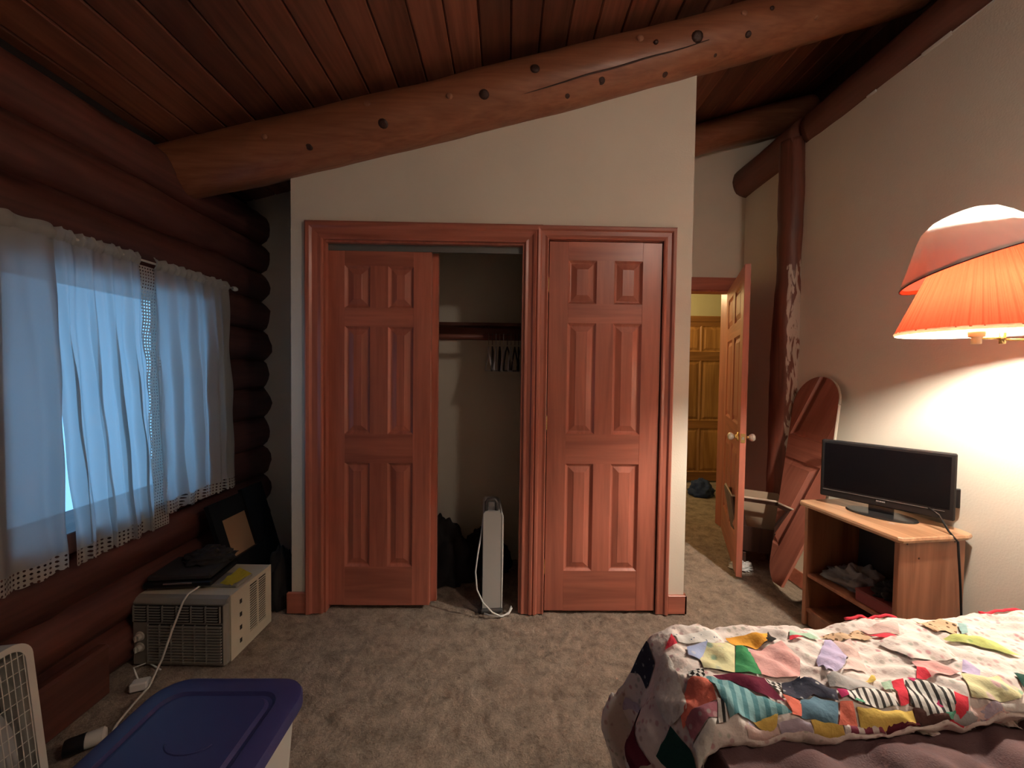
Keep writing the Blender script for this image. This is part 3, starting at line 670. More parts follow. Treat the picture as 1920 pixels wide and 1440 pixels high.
mb.build('maker_mark', plain('mark_grey', (.30, .31, .31), .4), tv)
mb = MB(); mb.box(-.045, .045, -.001, .020, .010, Hb+.02, .004); mb.build('neck', GLOSSB, tv)
mb = MB(); mb.lathe([(.001, .0), (.128, .0), (.130, .004), (.126, .0095), (.06, .0125), (.001, .013)], 40); mb.v = [(v[0], v[1]*.62, v[2]) for v in mb.v]; mb.build('base', plain('base_plastic', (.02, .02, .021), .16), tv, 'auto')
# power cable of the television hanging over the stand's side
p0 = stand_pt(.255, .09, SH+.09); p1 = stand_pt(.262, .02, SH+.012); p2 = stand_pt(.262, -.012, SH-.02); p3 = stand_pt(.285, -.012, .45); p4 = stand_pt(.31, -.010, .2); p5 = stand_pt(.32, -.012, .03)
hold(MB().tube([p0, (p0+p1)/2+Vector((0, 0, .02)), p1, p2, p3, p4, p5], .004, 8).build('power_cable', BLACK_PL, smooth=True), tv)
# remote receiver flakes on stand top
def blob(name, c, sx, sy, sz, mat, seed, lum=.35, nu=40, nv=20, frq=3.0, parent=None, rough=1.0):
    """crumpled soft lump resting on its base"""
    def fn(u, v):
        th = 2*PI*u; ph = PI*v/2
        d = Vector((math.cos(th)*math.cos(ph), math.sin(th)*math.cos(ph), math.sin(ph)))
        r_ = 1 + lum*(nz(d.x*frq+seed, d.y*frq, d.z*frq) + .5*nz(d.x*frq*2.4+seed, d.y*frq*2.4, d.z*frq*2.4))
        return (c[0]+d.x*sx*r_, c[1]+d.y*sy*r_, c[2]+max(0, d.z*sz*r_))
    mb = MB(); mb.grid(fn, nu, nv); return mb.build(name, mat, parent, True)
q = stand_pt(.17, .30, .281); tag(blob('folded_cloth', (q.x, q.y, .2815), .105, .13, .085, plain('grey_cloth', (.22, .22, .23), .95, bump=.3, bscale=60), 4.2, .5, frq=2.6), 'crumpled grey cloth on the upper shelf of the stand', 'cloth')
q = stand_pt(.08, .125, .281)
bx_ = thing('storage_box', (q.x, q.y, .281), 'red flat box on the shelf of the stand', 'box', sa)
MB().box(-.04, .11, -.078, .085, 0, .05, .002).build('body', plain('red_card', (.20, .035, .04), .6), bx_)
MB().box(-.042, .112, -.080, .087, .046, .058, .002).build('lid', plain('red_card_dark', (.16, .03, .035), .6), bx_)
q = stand_pt(.13, .115, 0); tag(blob('black_bag', (q.x, q.y, .3395), .07, .06, .07, plain('black_cloth', (.012, .012, .013), .9), 9.1, .4), 'small black bag on the red box in the stand', 'bag')

# ------------------------------------------------------------------ leaning mirror
mir = thing('mirror', (1.70, 2.235, 0), 'tall round-ended frameless mirror leaning on the right wall', 'mirror')
B0 = Vector((0, 0, .0)); T0 = Vector((.315, .205, 1.335)); ez = (T0-B0).normalized(); ex = Vector((0, -1, 0)); ex = (ex-ez*ex.dot(ez)).normalized(); ey = ez.cross(ex)   # ey faces the wall
if ey.x < 0: ey = -ey
Hm, hwm = (T0-B0).length, .178
def pill(sc=0.0, n=24):
    pts = []
    for i in range(n+1): a = PI*i/n; pts.append(((hwm-sc)*math.cos(a), Hm-hwm+(hwm-sc)*math.sin(a)))
    for i in range(n+1): a = PI+PI*i/n; pts.append(((hwm-sc)*math.cos(a), hwm+.0+(hwm-sc)*math.sin(a)))
    return pts
def mslab(sc, d0, d1):
    mb = MB(); P = pill(sc); n = len(P); vs = []
    for d in (d0, d1):
        for a, b in P: vs.append(ex*a+ez*b+ey*d)
    mb.add(vs, [list(range(n)), [n+i for i in range(n)]]+[[i, (i+1) % n, n+(i+1) % n, n+i] for i in range(n)]); return mb
MIRR = plain('silvered_glass', (.80, .80, .78), .015, 1.0)
mslab(.004, -.001, .003).build('glass', MIRR, mir)
mslab(0, .002, .012).build('backing', plain('mirror_edge', (.45, .40, .33), .4), mir)
mb = MB(); pp = ex*(hwm-.004)+ez*(Hm-hwm-.02); mb.tube([pp+ey*-.006, pp+ey*.012], .006, 10); mb.build('clip', CHROME, mir)

# ------------------------------------------------------------------ slatted rack between door and post
rk = thing('magazine_rack', (1.78, 2.60, 0), 'dark wooden rack with pale top edges between the open door and the post', 'rack', R(-20))
PALE = plain('pale_edge', (.50, .40, .32), .5); GREYP = wood('grey_ply', (.09, .07, .06), (.16, .12, .10), 'z', 8, .7, rand=.1)
def slab(pts, d, mat, name, parent):
    """flat board through 4 points with thickness d"""
    pts = [Vector(p) for p in pts]; nrm = (pts[1]-pts[0]).cross(pts[3]-pts[0]).normalized()*d
    MB().add([*pts, *[p+nrm for p in pts]], [(0, 3, 2, 1), (4, 5, 6, 7), (0, 1, 5, 4), (1, 2, 6, 5), (2, 3, 7, 6), (3, 0, 4, 7)]).build(name, mat, parent)
zt = .50
slab([(-.19, -.06, zt), (-.20, .12, zt+.03), (-.13, .08, .10), (-.12, -.03, .10)], .012, GREYP, 'end_panel', rk)
slab([(.22, -.06, zt-.02), (.22, .12, zt), (.17, .08, .10), (.17, -.03, .10)], .012, GREYP, 'end_panel', rk)
slab([(-.19, -.06, zt), (.22, -.06, zt-.02), (.22, -.05, zt-.045), (-.19, -.05, zt-.025)], .014, W_DARK, 'rail', rk)
slab([(-.165, -.045, .30), (.20, -.045, .28), (.175, -.03, .12), (-.13, -.03, .12)], .012, W_DARK, 'front_board', rk)
slab([(-.185, -.055, zt-.02), (-.13, -.055, zt-.02), (-.09, -.035, .28), (-.15, -.035, .28)], .012, W_DARK, 'stile', rk)
slab([(-.18, .10, zt+.02), (.22, .11, zt), (.17, .07, .10), (-.13, .07, .10)], .01, plain('tan_card', (.30, .22, .15), .8), 'back_board', rk)
slab([(-.13, -.03, .12), (.17, -.03, .12), (.17, .08, .10), (-.13, .08, .10)], .012, W_DARK, 'bottom', rk)
mb = MB(); mb.tube([(-.20, .12, zt+.036), (-.193, -.06, zt+.006), (.225, -.062, zt-.014)], .007, 8); mb.build('top_edging', PALE, rk)
for sx in (-.11, .15):
    MB().box(sx, sx+.02, -.03, .08, 0, .11, .002).build('foot', W_DARK, rk)
tag(blob('crumpled_paper', (1.655, 2.60, .0), .07, .05, .045, plain('white_tissue', (.62, .61, .60), .9), 3.3, .5), 'crumpled white paper on the carpet behind the open door', 'paper')
tag(blob('blue_bag', (2.22, 4.25, -.003), .13, .12, .16, plain('navy_cloth', (.03, .05, .12), .9), 1.7, .3), 'blue bag on the hall floor behind the open door', 'bag')

# ------------------------------------------------------------------ closet contents
closet_rod = thing('closet_rod', (0, 2.47, 1.56), 'dark wooden hanging rod across the closet', 'rod')
WR = wood('rod_wood', (.10, .03, .02), (.17, .055, .04), 'x', 8, .5)
MB().tube([(-1.06, 0, 0), (.13, 0, 0)], .017, 14).build('pole', WR, closet_rod, True)
MB().box(-1.06, .13, YB-2.47-.022, YB-2.47, .0, .085, .002).build('cleat', WR, closet_rod)
MB().box(-1.06, .13, .10, YB-2.47-.022, .085, .105).build('ledge', WR, closet_rod)
hang_cols = [(.7, .7, .7), (.06, .06, .06), (.55, .55, .56), (.02, .02, .02), (.8, .8, .8), (.04, .045, .04), (.6, .6, .6), (.015, .018, .016), (.02, .02, .02)]
hang_lab = ['pale grey hanger at the left end of the hanger bunch', 'black hanger second from the left on the closet rod', 'grey hanger third from the left on the closet rod', 'black hanger fourth from the left on the closet rod', 'palest hanger in the middle of the bunch on the closet rod',
            'dark green-black hanger right of the palest hanger', 'grey hanger third from the right on the closet rod', 'black hanger second from the right on the closet rod', 'black hanger against the closet partition']
hm = MB()
hk = [(0, .0, .017+.003)]
hk = [(0, .019*math.cos(a), .002+.019*math.sin(a)) for a in [R(-20+i*20) for i in range(12)]] + [(0, 0, -.03), (0, 0, -.05)]
hook = MB(); hook.tube(hk, .0018, 6)
bodyp = [(0, 0, -.05), (0, .06, -.075), (0, .15, -.125), (0, .195, -.155), (0, .20, -.166), (0, .19, -.172), (0, -.19, -.172), (0, -.20, -.166), (0, -.195, -.155), (0, -.15, -.125), (0, -.06, -.075), (0, 0, -.05)]
for i in range(9):
    x = -.11+.024*i
    hg = thing('clothes_hanger', (x, 2.47, 1.56), hang_lab[i], 'hanger', R(random.uniform(-8, 8)), group='hangers bunched at the end of the closet rod')
    m = plain('hanger_%d' % i, hang_cols[i], .45)
    hook.build('hook', CHROME if i % 3 == 0 else m, hg, True)
    b2 = MB(); b2.tube([(p[0]+.012*nz(p[1]*6, i), p[1]*.9, p[2]*1.25) for p in bodyp], .005, 6); b2.build('shoulders', m, hg, True)
# tower purifier standing edge on
pu = thing('air_purifier', (-.060, 2.105, 0), 'slim white tower air purifier standing in the closet opening', 'purifier', R(4))
PGREY = plain('purifier_grey', (.42, .42, .41), .45); PWH = plain('purifier_white', (.80, .80, .78), .35)
hw_, dp, ph = .052, .26, .565
mb = MB(); prf = [(-hw_, .02), (-hw_, ph-.012), (-hw_+.012, ph)]+[(hw_-.03+.03*math.sin(R(a)), ph-.03+.03*math.cos(R(a))) for a in range(0, 91, 15)]+[(hw_, .02)]
mb.prism(prf, 0, dp); mb.build('body', PGREY, pu, 'auto')
mb = MB(); prf2 = [(hw_-.001, .022), (hw_-.001, ph-.03)]+[(hw_-.03+.037*math.sin(R(a)), ph-.03+.037*math.cos(R(a))) for a in range(90, 25, -15)]
prf2 = [(hw_+.001, .022), (hw_+.001, ph-.03), (hw_-.006, ph-.006), (hw_-.0, ph-.010), (hw_+.008, ph-.03), (hw_+.009, .3), (hw_+.006, .022)]
mb.prism(prf2, -.003, dp+.003); mb.build('front_panel', PWH, pu, 'auto')
MB().box(-hw_-.010, hw_+.008, -.018, dp+.02, 0, .022, .006).build('base', plain('purifier_dark', (.06, .06, .06), .5), pu)
mb = MB(); mb.tube([(-.036, .02, ph-.004), (-.036, .02, ph+.045), (-.026, .02, ph+.060), (.012, .02, ph+.060), (.022, .02, ph+.045), (.022, .02, ph-.004)], .010, 10); mb.build('handle', plain('handle_dark', (.05, .045, .045), .45), pu, True)
MB().box(-.022, .006, .008, .016, ph+.022, ph+.05, .002).build('control_panel', plain('panel_grey', (.16, .16, .16), .4), pu)
cz = [(-.115, 2.36, .50), (-.118, 2.20, .49), (-.125, 2.12, .42), (-.140, 2.09, .33), (-.150, 2.075, .24), (-.140, 2.06, .15), (-.105, 2.05, .085), (-.055, 2.045, .035), (-.01, 2.05, .010), (.035, 2.07, .012), (.052, 2.09, .030), (.050, 2.10, .035), (.036, 2.075, .016), (.0, 2.05, .009), (-.06, 2.052, .012), (-.10, 2.07, .012)]
hold(MB().tube([Vector(c) for c in cz], .0042, 8).build('power_cord', PWH, smooth=True), pu)
tag(blob('clothes_bag', (-.42, 2.49, 0), .24, .15, .36, plain('black_nylon', (.012, .011, .012), .8), 5.5, .28), 'large black bag heaped on the closet floor at the left', 'bag')
tag(blob('dark_bundle', (-.13, 2.58, 0), .17, .09, .27, plain('black_fleece', (.014, .012, .013), .95), 8.5, .25), 'dark bundle of clothes on the closet floor behind the purifier', 'bundle')

# ------------------------------------------------------------------ window air conditioner on the floor
ac = thing('air_conditioner', (-1.655, 1.712, 0), 'old cream window air conditioner standing on the carpet', 'air conditioner', R(-1.5))
CREAM = plain('cream_enamel', (.60, .55, .43), .45, var=.08); ACF = plain('ac_front_plastic', (.26, .245, .215), .55); ACD = plain('ac_dark', (.018, .016, .014), .8)
aw, ad_, ah = .425, .315, .312
mb = MB(); mb.box(.004, aw-.004, .03, ad_, .004, ah-.004, .004); mb.build('casing', CREAM, ac)
mb = MB(); mb.box(.0, aw-.004, 0, .034, .0, ah-.028, .008); mb.build('front_panel', ACF, ac)
mb = MB(); mb.prism([(.0, ah-.028), (.034, ah-.028), (.034, ah-.004), (.012, ah-.010)], .0, aw-.004, 'x'); mb.build('top_bevel', ACF, ac)
MB().box(.012, aw-.014, -.0015, .002, .20, ah-.034).build('vent_recess', ACD, ac)
vm = MB().box(0, .052, -.006, 0, 0, .0035).mesh('vent_slat', ACF)
for i in range(6):
    for j in range(6):
        o = link('vent_slat', vm, ac); o.location = (.016+.0645*i, -.001, .208+.012*j)
bm2 = MB().box(-.002, .002, -.007, 0, 0, .072).mesh('vent_bar', ACF)
for i in range(7):
    o = link('vent_bar', bm2, ac); o.location = (.014+.0645*i, -.0005, .204)
MB().box(.075, aw-.016, -.0015, .002, .018, .192).build('grille_recess', ACD, ac)
gm = MB().box(.077, aw-.018, -.0085, -.001, 0, .0065).mesh('grille_slat', ACF)
for j in range(13):
    o = link('grille_slat', gm, ac); o.location = (0, 0, .022+.0131*j)
for i in range(6):
    MB().box(.077+.0525*i, .080+.0525*i, -.0095, -.001, .018, .192).build('grille_bar', ACF, ac)
for zk in (.135, .085):
    mb = MB(); mb.lathe([(.021, 0), (.020, -.004), (.015, -.006), (.013, -.019), (.001, -.020)], 20, (.038, 0, zk), 'y'); kb_ = mb.build('knob', plain('knob_ivory', (.55, .52, .46), .4), ac, 'auto')
    MB().box(.035, .041, -.026, -.018, zk-.012, zk+.012, .001).build('pointer', plain('knob_ivory', (.55, .52, .46), .4), kb_)
# louvred right side
MB().box(aw-.0035, aw-.0025, .150, .285, .055, .285).build('louvre_recess', ACD, ac)
lm = MB().prism([(-.003, .001), (.0015, .0), (.0015, .0035), (-.002, .0045)], 0, .055, 'y').mesh('louvre', CREAM)
for c_ in (.152, .216):
    for j in range(19):
        o = link('louvre', lm, ac); o.location = (aw-.001, c_, .060+.0118*j)
for (a, b) in ((.145, .153), (.206, .217), (.271, .29)):
    MB().box(aw-.008, aw+.001, a, b, .05, .29).build('louvre_post', CREAM, ac)
MB().box(aw-.006, aw+.0005, .03, .147, .004, ah-.004).build('side_skin', CREAM, ac); MB().box(aw-.006, aw+.0005, .286, ad_, .004, ah-.004).build('side_skin', CREAM, ac)
MB().box(aw-.006, aw+.0005, .147, .286, .004, .056).build('side_skin', CREAM, ac); MB().box(aw-.006, aw+.0005, .147, .286, .286, ah-.004).build('side_skin', CREAM, ac)
for j in range(4):
    MB().box(aw, aw+.0012, .085, .099, .050+.062*j, .070+.062*j).build('slot', ACD, ac)
MB().box(aw*.1, aw*.96, .09, .20, ah-.004, ah+.012, .004).build('top_flange', ACF, ac)
cw = [(-1.40, 1.80, .328), (-1.41, 1.72, .322), (-1.415, 1.698, .30), (-1.43, 1.66, .20), (-1.45, 1.63, .09), (-1.46, 1.58, .012), (-1.45, 1.50, .006), (-1.43, 1.42, .006), (-1.40, 1.36, .006)]
hold(MB().tube([Vector(c) for c in cw], .0042, 8).build('power_cord', plain('ivory_cord', (.62, .60, .54), .5), smooth=True), ac)
# things lying on it
lap = thing('laptop_bag', (-1.50, 1.86, ah+.012), 'flat black case with a silver edge on the air conditioner', 'case', R(6))
mb = MB(); mb.box(-.15, .14, -.10, .11, 0, .026, .006); mb.build('lower_half', BLACK_PL, lap)
mb = MB(); mb.box(-.14, .13, -.09, .11, .028, .055, .008); mb.build('upper_half', plain('black_fabric', (.02, .018, .018), .9), lap)
MB().box(-.06, .06, -.104, -.099, .020, .026).build('silver_edge', plain('silver_edge', (.75, .78, .8), .2, .8), lap)
tag(blob('black_pouch', (-1.475, 1.93, ah+.068), .11, .08, .05, plain('black_fabric2', (.018, .016, .016), .9), 2.5, .4), 'soft black pouch lying on the black case', 'pouch')
yc_ = MB(); yc_.grid(lambda u, v: (-1.33+.07*u+.02*v, 1.80+.11*v-.02*u, ah+.014+.014*max(0, nz(u*4, v*4, 2))+.018*v*(1-u)), 14, 14)
tag(yc_.build('yellow_cloth', cloth('yellow_duster', (.50, .38, .04), .1), smooth=True), 'folded yellow cloth on the air conditioner', 'cloth')
fb = thing('leaning_board', (-1.40, 2.06, 0), 'dark framed tan board leaning in the corner behind the air conditioner', 'board')
slab([(0, 0, 0), (.02, .36, 0), (-.16, .36, .585), (-.18, -.02, .585)], .012, plain('board_tan', (.34, .20, .11), .8), 'panel', fb)
for a in ([(0, -.03, 0), (.0, .03, 0), (-.18, .03, .60), (-.18, -.03, .60)], [(.012, .21, 0), (.02, .38, 0), (-.16, .38, .62), (-.168, .21, .62)], [(-.155, -.02, .50), (-.135, .37, .50), (-.165, .37, .60), (-.185, -.02, .60)], [(.004, -.02, 0), (.024, .37, 0), (-.06, .37, .30), (-.08, -.02, .30)]):
    slab(a, .024, BLACK_PL, 'frame_bar', fb)
tag(blob('dark_bag', (-1.27, 2.20, 0), .085, .10, .30, plain('black_canvas', (.015, .013, .013), .9), 6.1, .22), 'black canvas bag between the air conditioner and the closet corner', 'bag')

# ------------------------------------------------------------------ storage tote
tote = thing('storage_tote', (-.775, .83, 0), 'white plastic storage tote with a dark blue lid', 'tote')
BLUE = plain('blue_lid_plastic', (.035, .040, .16), .45); TWH = plain('tote_white', (.62, .62, .58), .45)
def rrect(hx, hy, r_, n=8):
    P = []
    for (cx, cy, a0) in ((hx-r_, hy-r_, 0), (-hx+r_, hy-r_, 90), (-hx+r_, -hy+r_, 180), (hx-r_, -hy+r_, 270)):
        for i in range(n+1): a = R(a0+90*i/n); P.append((cx+r_*math.cos(a), cy+r_*math.sin(a)))
    return P
def loft(rings, cap0=True, cap1=True):
    mb = MB(); n = len(rings[0][0]); vs = [(a, b, z) for P, z in rings for a, b in P]
    fs = [[j*n+i, j*n+(i+1) % n, (j+1)*n+(i+1) % n, (j+1)*n+i] for j in range(len(rings)-1) for i in range(n)]
    if cap0: fs.append(list(range(n)))
    if cap1: fs.append([(len(rings)-1)*n+i for i in range(n)])
    return mb.add(vs, fs)
hx, hy = .212, .305
loft([(rrect(hx-.045, hy-.05, .05), .004), (rrect(hx-.04, hy-.045, .06), .02), (rrect(hx-.018, hy-.02, .07), .385), (rrect(hx-.012, hy-.014, .07), .39)]).build('body', TWH, tote, 'auto')
lid = loft([(rrect(hx-.004, hy-.004, .075), .378), (rrect(hx, hy, .08), .380), (rrect(hx, hy, .08), .404), (rrect(hx-.004, hy-.004, .078), .412), (rrect(hx-.016, hy-.016, .07), .418), (rrect(hx-.055, hy-.06, .05), .420), (rrect(hx-.062, hy-.067, .045), .413), (rrect(hx-.070, hy-.075, .04), .413), (rrect(hx-.078, hy-.083, .035), .421), (rrect(hx-.11, hy-.12, .03), .4225)], cap0=False).build('lid', BLUE, tote, 'auto')
mb = MB(); mb.tube([(.06*math.cos(R(a))+.02, .10+.04*math.sin(R(a)), .4225) for a in range(200, 345, 10)], .002, 6); mb.build('moulded_mark', BLUE, lid, True)
for sy in (-1, 1):
    MB().box(-.07, .07, sy*(hy-.012)-.012, sy*(hy-.012)+.012, .33, .372, .006).build('handle', TWH, tote)

# ------------------------------------------------------------------ box fan
fan = thing('box_fan', (-1.345, .62, 0), 'white box fan with wire grille leaning towards the log wall', 'fan')
fan.rotation_euler = (0, R(-6), 0)
FW, FH, FD = .525, .535, .095
def ring_frame(name, mat, parent, o, i_, x0, x1):
    P = [(a+FW/2, b+FH/2) for a, b in rrect(FW/2, FH/2, .05)]; Q = [(a+FW/2, b+FH/2) for a, b in rrect(FW/2-i_, FH/2-i_, .038)]
    n = len(P); vs = [(x, a, b) for x in (x0, x1) for S_ in (P, Q) for a, b in S_]
    fs = []
    for k in range(n):
        k2 = (k+1) % n
        fs += [[k, k2, n+k2, n+k], [2*n+k, 3*n+k, 3*n+k2, 2*n+k2], [k, 2*n+k, 2*n+k2, k2], [n+k, n+k2, 3*n+k2, 3*n+k]]
    return MB().add(vs, fs).build(name, mat, parent, 'auto')
ring_frame('housing', WHITE_METAL, fan, 0, .018, -FD, 0)
gv = MB().tube([(0, 0, .016), (0, 0, FH-.016)], .0013, 6).mesh('grille_wire', WHITE_METAL)
gh = MB().tube([(0, .016, 0), (0, FW-.016, 0)], .0015, 6).mesh('grille_wire', WHITE_METAL)
for i in range(1, 38):
    o = link('grille_wire', gv, fan); o.location = (-.002, .0135*i+.004, 0)
for i in range(1, 13):
    o = link('grille_wire', gh, fan); o.location = (-.005, 0, .041*i)
mb = MB(); mb.lathe([(.001, -.03), (.05, -.03), (.055, -.05), (.055, -.08), (.001, -.08)], 24, (0, FW/2, FH/2), 'x'); mb.build('hub', plain('fan_hub', (.5, .5, .48), .5), fan, 'auto')
for k in range(5):
    a0 = 2*PI*k/5
    mb = MB()
    mb.grid(lambda u, v: (-.035-.04*v+.012*u, FW/2+(.05+.18*u)*math.cos(a0+(v-.5)*(1.0-.25*u)), FH/2+(.05+.18*u)*math.sin(a0+(v-.5)*(1.0-.25*u))), 8, 8)
    mb.build('blade', plain('fan_blade', (.40, .41, .42), .5), fan, True)
MB().box(-FD+.002, -FD+.006, .02, FW-.02, .02, FH-.02).build('back_grille', plain('fan_back', (.03, .03, .03), .8), fan)
MB().box(-FD-.01, .02, .06, .09, -.012, .002, .003).build('foot', WHITE_METAL, fan); MB().box(-FD-.01, .02, FW-.09, FW-.06, -.012, .002, .003).build('foot', WHITE_METAL, fan)
# small things by the wall
can = thing('spray_can', (-1.45, 1.33, .026), 'small white capped tube lying on the carpet by the wall', 'tube', R(35))
mb = MB(); mb.lathe([(.001, 0), (.024, .001), (.025, .005), (.025, .045), (.018, .052), (.001, .053)], 18, (0, 0, 0), 'x'); mb.build('body', plain('can_white', (.62, .60, .55), .4), can, 'auto')
mb = MB(); mb.lathe([(.001, -.05), (.025, -.05), (.027, -.04), (.027, 0), (.001, 0)], 18, (0, 0, 0), 'x'); mb.build('cap', BLACK_PL, can, 'auto')
pl = thing('power_plug', (-1.50, 1.585, 0), 'white plug adapter on the carpet beside the air conditioner', 'plug', R(20))
MB().box(-.03, .03, -.02, .02, 0, .035, .005).build('body', PWH, pl)
for sy in (-.007, .007): MB().box(.03, .046, sy-.001, sy+.001, .014, .021).build('prong', CHROME, pl)
hold(MB().tube([(-1.52, 1.60, .02), (-1.56, 1.62, .06), (-1.60, 1.66, .03), (-1.59, 1.72, .008), (-1.5, 1.68, .006)], .003, 6).build('plug_cord', PWH, smooth=True), pl)
bd = MB(); bd.box(-1.645, -1.595, 1.30, 1.565, .0, .21, .01)
tag(bd.build('wood_block', wood('red_block', (.09, .028, .02), (.15, .05, .035), 'y', 8, .6)), 'short reddish timber offcut standing against the log wall', 'timber')

# ------------------------------------------------------------------ bed
BX0, BY0, BY1, BZ = .40, -.18, 1.01, .56
bed = thing('bed', (.0, .0, 0), 'low bed under a purple comforter, partly in view', 'bed')
MB().box(BX0+.03, 1.98, BY0+.03, BY1-.04, .0, .22, .01).build('box_base', W_DARK, bed)
def pillow_box(x0, x1, y0, y1, z0, z1, r_, mat, name, parent):
    mb = MB(); rings = []
    cx, cy, hx_, hy_ = (x0+x1)/2, (y0+y1)/2, (x1-x0)/2, (y1-y0)/2
    for (i_, z) in ((r_, z0), (r_*.3, z0+r_*.3), (0, z0+r_), (0, z1-r_), (r_*.3, z1-r_*.3), (r_, z1)):
        rings.append(([(a+cx, b+cy) for a, b in rrect(hx_-i_, hy_-i_, max(.02, .08-i_))], z))
    return loft(rings).build(name, mat, parent, True)
pillow_box(BX0+.01, 2.0, BY0+.01, BY1-.03, .22, BZ-.03, .05, plain('pale_yellow_ticking', (.62, .52, .30), .9), 'mattress', bed)
# purple comforter: draped, quilted, over the near part of the bed
COMF = plain('plum_comforter', (.085, .038, .042), .75, bump=.25, bscale=300, var=.12)
def hwr(x, y, f=1.0):
    return .008*nz(x*7, y*9, 1)+.006*nz(x*17+y*6, y*19, 5)*f
def comf(u, v):
    s = -.42+2.0*u; y = BY0-.10+(BY1-.06-BY0+.10)*v
    z = BZ+.012; x = BX0+.05+s
    if s < 0:
        a = min(1, -s/.42); x = BX0+.05-.055*math.sin(min(a*3.0, PI/2))-.03*a; z -= max(0, a*.42-.03)*1.0
    q = abs(math.sin((x+y)*PI/.24))*abs(math.sin((x-y)*PI/.24))
    z += .022*(q**.5) + hwr(x, y, 2.0) + .010*nz((x+y*.5)*13, (y-x)*5, 8) 
    return (x, y, z)
mb = MB(); mb.grid(comf, 220, 130); mb.build('comforter', COMF, bed, True)

# patchwork quilt bunched over the far half of the bed
QZ = .635
quilt = thing('patchwork_quilt', (0, 0, 0), 'colourful patchwork quilt bunched across the far side of the bed', 'quilt')
QN, QF = .735, 1.045       # near and far edge on top
def qsurf(x, y, lift=0.0):
    """quilt surface over bed coordinates; x below .46 and y outside the strip run down the sides"""
    z = QZ + .010 + .045*max(0, min(1, (x-.7)/1.1)) ; X, Y = x, y
    tuck = 0
    near = QN + .05*max(0, min(1, (x-.4)/.8))
    if y < near+.04:                                   # rounded near fold
        d = near+.04-y; a = min(d/.045, 2.4); Y = near+.04-.045*math.sin(min(a, PI/2)) + (.03*(a-PI/2) if a > PI/2 else 0); z -= .045*(1-math.cos(a))
        if d > .11: z -= (d-.11)*.15
    far = QF + .03*max(0, min(1, (x-.5)/1.0))
    if y > far-.05:
        d = y-far+.05; a = min(d/.05, PI/2); Y = far-.05+.05*math.sin(a); z -= .05*(1-math.cos(a))+max(0, d-.05*PI/2)
    xe = .47
    if x < xe:                                         # foot end falls over the bed's edge, flares and tucks back
        d = xe-x
        a = min(d/.10, 1.15); X = xe-.10*math.sin(a); z -= .10*(1-math.cos(a))
        e = d-.115
        if e > 0: X -= min(e, .14)*.42 - max(0, e-.16)*.30; z -= e*.90
        Y += .03*nz(d*6, y*5, 2)*min(1, d*5) - .05*min(1, d*2.2)*max(0, (y-.85)/.2)
        X += .035*math.sin(y*26+1.5)*min(1, max(0, d-.06)*5)
    w_ = 1.0 if x > .45 else .8
    big = .016*nz(x*6+2.1, y*7, 3)+.011*nz(x*11-y*8, y*13, 7)+.006*nz(x*30+y*11, y*27, 2)
    left = max(0, min(1, (.85-x)/.35))
    rid = abs(nz((x+.5*y)*13+4, (y-.3*x)*5.5, 11)); big += left*.020*(.5-rid*1.6)
    fine = .0035*math.sin((x*.8+y*1.3)*75+6*nz(x*5, y*5))*(1-left*.6) + .005*nz(x*42+y*30, y*55-x*14, 4)
    return Vector((X, Y, z+big*w_+fine*w_+lift))
PAT = {}
def pat_floral(name, base, c1, c2, scale=26, thr=(.20, .28)):
    m, n, l, p = newmat(name); tc = n.new('ShaderNodeTexCoord')
    v = n.new('ShaderNodeTexVoronoi'); v.inputs['Scale'].default_value = scale; l.new(tc.outputs['Object'], v.inputs['Vector'])
    r_ = n.new('ShaderNodeValToRGB'); e = r_.color_ramp.elements; e[0].position = thr[0]; e[1].position = thr[1]; e[0].color = (1, 1, 1, 1); e[1].color = (0, 0, 0, 1); l.new(v.outputs['Distance'], r_.inputs['Fac'])
    sp = n.new('ShaderNodeSeparateColor'); l.new(v.outputs['Color'], sp.inputs[0])
    mc = n.new('ShaderNodeMix'); mc.data_type = 'RGBA'; l.new(sp.outputs[0], mc.inputs[0]); mc.inputs[6].default_value = col4(c1); mc.inputs[7].default_value = col4(c2)
    mx = n.new('ShaderNodeMix'); mx.data_type = 'RGBA'; l.new(r_.outputs['Color'], mx.inputs[0]); mx.inputs[6].default_value = col4(base); l.new(mc.outputs[2], mx.inputs[7])
    l.new(mx.outputs[2], p.inputs['Base Color']); fab(n, l, p, tc); return m
def fab(n, l, p, tc):
    p.inputs['Roughness'].default_value = .9; p.inputs['Specular IOR Level'].default_value = .1
    t = n.new('ShaderNodeTexNoise'); t.inputs['Scale'].default_value = 60; t.inputs['Detail'].default_value = 5; l.new(tc.outputs['Object'], t.inputs['Vector'])
    b = n.new('ShaderNodeBump'); b.inputs['Strength'].default_value = .45; b.inputs['Distance'].default_value = .006; l.new(t.outputs['Fac'], b.inputs['Height']); l.new(b.outputs['Normal'], p.inputs['Normal'])
def pat_solid(name, c):
    m, n, l, p = newmat(name); tc = n.new('ShaderNodeTexCoord')
    t = n.new('ShaderNodeTexNoise'); t.inputs['Scale'].default_value = 25; l.new(tc.outputs['Object'], t.inputs['Vector'])
    r_ = n.new('ShaderNodeValToRGB'); e = r_.color_ramp.elements; e[0].color = col4([a*.85 for a in c]); e[1].color = col4([min(1, a*1.12) for a in c]); l.new(t.outputs['Fac'], r_.inputs['Fac'])
    l.new(r_.outputs['Color'], p.inputs['Base Color']); fab(n, l, p, tc); return m
